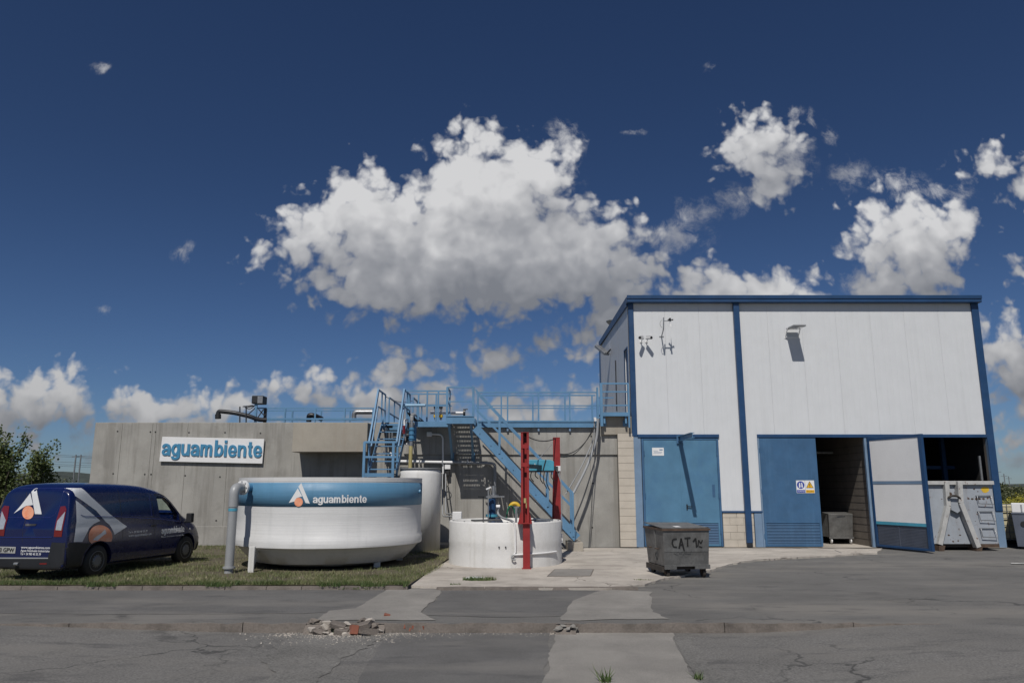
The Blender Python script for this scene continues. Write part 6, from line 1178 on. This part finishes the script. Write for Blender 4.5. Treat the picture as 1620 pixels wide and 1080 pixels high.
dens_ = np.array([mnoise.noise(Vector((x*.9, y*.9, 0)))+.5*mnoise.noise(Vector((x*3, y*3, 2))) for x, y in zip(xx2, yy2)]); ok &= (dens_ > -.18 + .6*(dt < 2.3) + .25*(yy2 > 19)) | (rg.random(N1) < .16); xx2, yy2, dens_ = xx2[ok], yy2[ok], dens_[ok]
Vg, Fg = blades(0, np.c_[xx2, yy2, np.full(len(xx2), LZ-.003)], .02, .085, .012, 1.1)
fastmesh('grass', Vg, Fg, M['grass'], None, 'stuff')
# taller weeds along the kerb edge
ed = []
for i in range(8000):
    x = rg.uniform(-12.5, X(645,928,YL)); k_ = mnoise.noise(Vector((x*1.3, 0, 7)))
    if k_ > -.05 or rg.random() < .12: ed.append((x, YL + rg.uniform(-.03 if k_ > .1 else .10, .34), LZ-.02))
Vg, Fg = blades(0, ed, .04, .12, .016, 1.0); fastmesh('kerb_grass', Vg, Fg, M['weed'], None, 'stuff')
def tuft(px, py, z, rx, ry, n, h, lab, m='weed', grp=None, cat='weeds'):
    x, y = gr(px, py, z); t = thing('weed_tuft', lab, cat, (x, y, z), 0, grp); ps = []
    for i in range(n):
        a = rg.uniform(0, 2*np.pi); r_ = math.sqrt(rg.random()); ps.append((rx*r_*math.cos(a), ry*r_*math.sin(a), 0))
    Vt, Ft = blades(0, ps, h*.4, h, .02, 1.3); fastmesh('blades', Vt, Ft, M[m], t); return t
tuft(556, 1001, -.125, .42, .12, 420, .10, 'patch of green weeds at the foot of the rubble in the broken kerb')
tuft(758, 917, .045, .36, .16, 420, .09, 'patch of green weeds on the pale concrete in front of the round sump')
tuft(720, 926, .02, .12, .06, 70, .07, 'sparse weeds in the kerb crack left of the weed patch by the sump')
tuft(1030, 981, -.11, .22, .05, 110, .09, 'thin weeds growing from the kerb joint below the steel waste bin')
tuft(892, 979, -.12, .16, .06, 90, .11, 'weeds in the broken kerb gap below the pale apron')
tuft(565, 931, .02, .6, .06, 160, .06, 'weeds along the lawn kerb just right of the large round tank')
tuft(958, 1079, -.12, .07, .05, 26, .20, 'small upright leafy weed at the bottom edge near the middle'); tuft(1104, 1074, -.12, .05, .05, 26, .12, 'tiny dry weed near the bottom edge in the asphalt')
tuft(1022, 918, .03, .25, .06, 90, .05, 'thin weeds along the curved end of the apron kerb', 'grass')
ws2 = gr(751, 915, .05); q = MB(); q.lathe([(.01,.05),(.20,.05),(.19,.08),(.14,.09),(.01,.092)], (0,0), 12); o = q.build('pale_slab', M['white']); o.location = (ws2[0], ws2[1], 0); o.scale = (1, .55, 1); setp(o, 'flat pale stone lying in the weeds in front of the sump', 'stone')
# rubble where the kerb is broken
def chunk(px, py, z, s, m, nm, lab, grp, box=None, seed=0):
    rs = random.Random(seed); bm = bmesh.new()
    if box:
        bmesh.ops.create_cube(bm, size=1); [setattr(v, 'co', Vector((v.co.x*box[0]*rs.uniform(.92,1.05), v.co.y*box[1]*rs.uniform(.92,1.05), v.co.z*box[2]*rs.uniform(.9,1.1)))) for v in bm.verts]
    else:
        for i in range(14): d = Vector((rs.gauss(0,1), rs.gauss(0,1), rs.gauss(0,1))).normalized(); bm.verts.new(Vector((d.x*s*rs.uniform(.8,1.2), d.y*s*rs.uniform(.6,1), d.z*s*.62*rs.uniform(.7,1))))
        r_ = bmesh.ops.convex_hull(bm, input=bm.verts[:]); bmesh.ops.delete(bm, geom=list({g for g in r_['geom_interior'] if isinstance(g, bmesh.types.BMVert)}), context='VERTS')
    me = bpy.data.meshes.new(nm); bm.to_mesh(me); bm.free(); me.materials.append(M[m]); o = bpy.data.objects.new(nm, me); COL.objects.link(o); x, y = gr(px, py, z); o.location = (x, y, z); o.rotation_euler = (rs.uniform(-.3,.3), rs.uniform(-.3,.3), rs.uniform(-.6,.6)); 
    return setp(o, lab, 'rubble', grp)
rs_ = random.Random(21)
G1 = 'lumps of broken concrete in the kerb gap'
for i in range(34):
    px = rs_.uniform(488, 612); py = rs_.uniform(966, 990) + (4 if 520 < px < 590 else 0); s = rs_.uniform(.035, .10); o = chunk(px, py, 0, s, 'apron' if i % 3 else 'kerb', 'concrete_lump', 'rough grey lump of broken concrete among the rubble in the kerb gap', G1, None, i); t_c = rs_.random(); o.location = (X(px,980,YK), YK-.22+.30*t_c, -.13+.135*sst(0,1,t_c)+s*.25)
for i, (px, zz_, bx_, lb_) in enumerate(((545,-.075,(.20,.14,.07),'left'),(587,-.07,(.26,.14,.08),'right'),(538,-.005,(.22,.14,.06),'upper left'),(578,-.0,(.22,.14,.06),'upper right'))): chunk(px, 980, 0, .1, 'kerb', 'broken_paver', lb_ + ' dark paver piece of four around the orange brick in the kerb rubble', 'broken paver pieces in the kerb rubble', bx_, 50+i).location = (X(px,980,YK), YK-.17 if zz_ < -.04 else YK-.10, zz_)
chunk(564, 981, -.04, .1, 'brick', 'broken_brick', 'orange broken brick end in the middle of the kerb rubble', None, (.10,.14,.13), 70).location = (X(564,980,YK), YK-.17, -.05); chunk(612, 974, .0, .1, 'brick', 'broken_brick', 'small red brick fragment at the right end of the kerb rubble', None, (.10,.07,.06), 71)
for i in range(5): chunk(640+i*7.5, 981, 0, .1, 'brick', 'exposed_brick', 'red brick showing through the worn kerb face right of the rubble', 'red bricks exposed in the kerb', (.085,.10,.05), 80+i).location = (X(640+i*7.5,980,YK), YK+.028, -.045-.03*(i%2))
for i in range(9): chunk(rs_.uniform(880,910), rs_.uniform(976,985), -.08, rs_.uniform(.03,.07), 'apron2', 'concrete_lump', 'small grey concrete lump in the narrow kerb gap below the apron', 'lumps in the narrow kerb gap', None, 100+i).location = (X(880+i*3.6,980,YK), YK-.12+.02*(i%5), -.06+.015*(i%4))
chunk(717, 987, -.11, .07, 'apron2', 'stone', 'single loose grey stone on the asphalt below the kerb', None, None, 130)
def fill(x0, x1, seed):
    nx, ny = 24, 7; mb = MB(); vs = []
    for j in range(ny):
        for i in range(nx):
            x = x0+(x1-x0)*i/(nx-1); t = j/(ny-1); y = YK-.22+.30*t; z = -.135+.15*sst(0,1,t) + .025*mnoise.noise(Vector((x*9,y*9,seed))) ; vs.append((x,y,z if 0 < j < ny-1 else (-.14 if j == 0 else .004)))
    mb.add(vs, [(j*nx+i, j*nx+i+1, (j+1)*nx+i+1, (j+1)*nx+i) for j in range(ny-1) for i in range(nx-1)]); setp(mb.build('rubble_bed', M['kerb'], fixn=False), kind='structure')
fill(X(484,980,YK), X(610,980,YK), 1); fill(X(878,980,YK), X(910,980,YK), 2)
# drain cover outlined in the apron
dc = [gr(866,911,.05), gr(934,910.5,.05), gr(939,900,.05), gr(878,900,.05)]; p = MB(); p.prism(dc, .044, .054, 'z'); o = setp(p.build('drain_cover', M['apron2'], bevel=.004), 'rectangular grey cover set flush in the pale apron beside the sump', 'cover')
for k_, nm in ((0,'frame'),): 
    for a, b in zip(dc, dc[1:]+dc[:1]): MB().bar((*a,.052), (*b,.052), .02, .008).build('frame_bar', M['kerb'], o)
# trees at the left
def tree(px, Y, top_py, spread, n_sh, lab, seed, base=0.0):
    rs = random.Random(seed); x0 = X(px, 765, Y); H = Z(top_py, Y) - base; t = thing('young_tree', lab, 'tree', (x0, Y, base)); trunk = MB(); LV = []; LF = []
    trunk.tube([(x0, Y, base-.1), (x0+.05, Y, base+H*.12), (x0+.0, Y, base+H*.2)], [.14,.11,.09], 8)
    def leaf_(p, s):
        d = Vector((rs.gauss(0,1), rs.gauss(0,1), rs.gauss(0,.8)-.2)).normalized(); w_ = d.orthogonal().normalized()*s*.38; n0 = len(LV); LV.extend([p, p+d*s*.5+w_, p+d*s, p+d*s*.5-w_]); LF.append((n0,n0+1,n0+2,n0+3))
    def shoot(p, d, L, r, lvl):
        pts = [p.copy()]; n = 6; 
        for i in range(n): d = (d + Vector((rs.gauss(0,.10), rs.gauss(0,.10), .10))).normalized(); p = p + d*L/n; pts.append(p.copy())
        trunk.tube(pts, [r*(1-.75*i/n) for i in range(n+1)], 5)
        for i in range(1, n+1):
            for _ in range((2 if lvl == 0 else 4)):
                q_l = pts[i-1].lerp(pts[i], rs.random()) + Vector((rs.gauss(0,1), rs.gauss(0,1), rs.gauss(0,1)))*(.10+.05*L*.3)
                if lvl > 0 or i > 2: leaf_(q_l, rs.uniform(.08,.14))
            if lvl < 2 and i > 1:
                for _ in range(2 if lvl == 0 else 1): (rs.random() < .5) and shoot(pts[i], (d + Vector((rs.gauss(0,.75), rs.gauss(0,.75), rs.uniform(.0,.5)))).normalized(), L*rs.uniform(.28,.45), r*.45, lvl+1)
    for k in range(n_sh):
        a = 2*math.pi*k/n_sh + rs.uniform(-.3,.3); sp = spread*rs.uniform(.25,1); hh = H*rs.uniform(.62,.9)*(1-.25*sp/spread*.6); shoot(Vector((x0, Y, base+H*.12)), Vector((math.cos(a)*sp, math.sin(a)*sp, hh)).normalized(), math.hypot(sp, hh)*.86, .05, 0)
    trunk.build('trunk', M['bark'], t); loc = np.array([x0, Y, base]); fastmesh('crown', np.array([tuple(v) for v in LV]) - loc, LF, M['leaf'], t)
tree(-4, 31.0, 690, 1.1, 6, 'sparse young tree behind the van at the left edge, taller of the two', 5)
tree(-60, 32.5, 690, 1.6, 7, 'sparse young tree mostly outside the left edge', 15)
tree(60, 31.5, 712, 1.0, 5, 'sparse young tree behind the rear of the van, between the taller tree and the wall', 9)
def bush(x, y, z0, rx, ry, h, n, ls, m, lab, grp=None, seed=0, name='shrub', cat='shrub'):
    rs = np.random.default_rng(seed); t = thing(name, lab, cat, (x, y, z0), 0, grp); k = 9; cs_ = np.c_[rs.uniform(-.7,.7,k)*rx, rs.uniform(-.7,.7,k)*ry, rs.uniform(.3,.68,k)*h]; cr = rs.uniform(.28,.48,k)*min(rx, h)
    idx = rs.integers(0, k, n); d = rs.normal(size=(n,3)); d /= np.linalg.norm(d, axis=1)[:,None]; rr = cr[idx][:,None]*rs.uniform(.55,1.15,(n,1)); p = cs_[idx] + d*rr*np.array([rx/min(rx,h),1,1]); p[:,2] = np.abs(p[:,2])
    e1 = rs.normal(size=(n,3)); e1 /= np.linalg.norm(e1,axis=1)[:,None]; e2 = np.cross(e1, rs.normal(size=(n,3))); e2 /= np.linalg.norm(e2,axis=1)[:,None]; s_ = ls*rs.uniform(.6,1.3,(n,1)); Vb = np.stack([p, p+e1*s_*.5+e2*s_*.3, p+e1*s_, p+e1*s_*.5-e2*s_*.3], 1).reshape(-1,3)
    fastmesh('foliage', Vb, np.arange(n*4).reshape(-1,4), M[m], t)
    q_m = MB()
    for i in range(5): q_m.tube([(x, y, z0-.1), (x+float(cs_[i,0])*.6, y+float(cs_[i,1])*.6, z0+float(cs_[i,2])*.6), (x+float(cs_[i,0]), y+float(cs_[i,1]), z0+float(cs_[i,2]))], [.06,.04,.02], 5)
    q_m.build('stems', M['bark'], t); return t
for i, (px, Y_, top_) in enumerate(((-30,38,742),(22,40,748),(48,44,751),(88,37,746),(112,42,752),(130,48,756))): bush(X(px,760,Y_), Y_, 0, 1.5, 1.2, Z(top_,Y_), 2600, .12, 'shrub', ['olive shrub under the trees at the left edge','low olive shrub between the two young trees','far low shrub seen between the tree stems','olive shrub beneath the right hand young tree','small shrub near the corner of the concrete wall','farthest low shrub beside the concrete wall'][i], None, i, 'shrub', 'shrub')
# right hand background
bush(X(1592,770,70), 70, -.16, 1.9, 1.5, Z(761,70), 4200, .2, 'shrub', 'dark round tree beyond the caged tank at the right edge', None, 31, 'round_tree', 'tree')
bush(X(1640,770,66), 66, -.16, 3.2, 1.5, Z(768,66), 3000, .2, 'shrub', 'low dark bush at the right edge beyond the dark bin', None, 32)
bush(X(1604,785,45), 45, -.16, 1.5, 1.1, Z(779,45)*1.0, 4200, .12, 'flower', 'yellow flowering bush behind the caged tank', None, 33, 'flowering_bush', 'bush'); bush(X(1640,785,46), 46, -.16, 1.8, 1.1, Z(782,46), 3000, .12, 'flower', 'low yellow flowering bush at the right edge', None, 34, 'flowering_bush', 'bush')
bush(X(1583,780,52), 52, -.16, 1.4, 1.1, Z(772,52), 3200, .14, 'shrub', 'green bush just beyond the corner of the hall', None, 35); bush(X(1618,776,56), 56, -.16, 3.0, 1.1, Z(773,56), 4200, .15, 'shrub', 'wide green bush above the yellow flowers', None, 36)
for px, tp, Y_, lab in ((1581,742,160,'thin far pole just right of the hall, the taller one'),(1590,749,170,'thin far pole second from the hall'),(1597,753,190,'shortest thin far pole at the right')):
    x = X(px, 765, Y_); q = MB().tube([(x, Y_, -.16), (x, Y_, Z(tp, Y_))], .10, 6); q.box(x-.7, x+.7, Y_-.05, Y_+.05, Z(tp,Y_)-.6, Z(tp,Y_)-.5); setp(q.build('utility_pole', M['galv']), lab, 'pole', 'far poles at the right')
# railway wires at the left
x0, x1 = X(-200,730,150), X(300,730,150)
pl = []
for i, px in enumerate((118, 126)):
    x = X(px, 740, 150); q = MB().tube([(x,150,-.16),(x,150,Z(719,150))], .14, 6); q.box(x-.8,x+.8,149.95,150.05,Z(722,150)-.06,Z(722,150)+.06); setp(q.build('catenary_mast', M['galv']), ['left one of two thin railway masts left of the concrete wall','right one of two thin railway masts left of the concrete wall'][i], 'mast', 'railway masts')
for i, (pa, pb) in enumerate(((716,722),(718.5,724),(727.5,730.5),(731.5,734),(734,737))):
    o = MB().tube(sag((X(40,pa,150),150,Z(pa,150)), (X(300,pb+4,150),150,Z(pb+4,150)), .25), .035, 4).build('overhead_wire', M['blacksteel']); setp(o, ['topmost','second from top','third and middle','second from bottom','lowest'][i] + ' of five thin overhead wires between the trees and the wall', 'wire', 'railway overhead wires')

# crumbs of mortar and gravel strewn round the broken kerb: uncountable
cv = []; cf = []
for i in range(1500):
    far = rs_.random() < .35; px = rs_.gauss(560, 55) if not far else rs_.uniform(440, 930); x = X(px, 985, YK); y = YK - abs(rs_.gauss(.0, .30)) - .04 if not far else YK - abs(rs_.gauss(0,.12)) - .03
    z = low_z(x, y) + .004; r_ = rs_.uniform(.004, .018)*(1 if not far else .7); n0 = len(cv); a0 = rs_.uniform(0, 6.28)
    cv += [(x+r_*math.cos(a0+k*1.571)*rs_.uniform(.7,1.2), y+r_*math.sin(a0+k*1.571)*rs_.uniform(.7,1.2), z-.004) for k in range(4)] + [(x+rs_.uniform(-.3,.3)*r_, y+rs_.uniform(-.3,.3)*r_, z+r_*rs_.uniform(.5,1))]
    cf += [(n0,n0+1,n0+4),(n0+1,n0+2,n0+4),(n0+2,n0+3,n0+4),(n0+3,n0,n0+4)]
fastmesh('gravel', cv, cf, M['apron'], None, 'stuff')
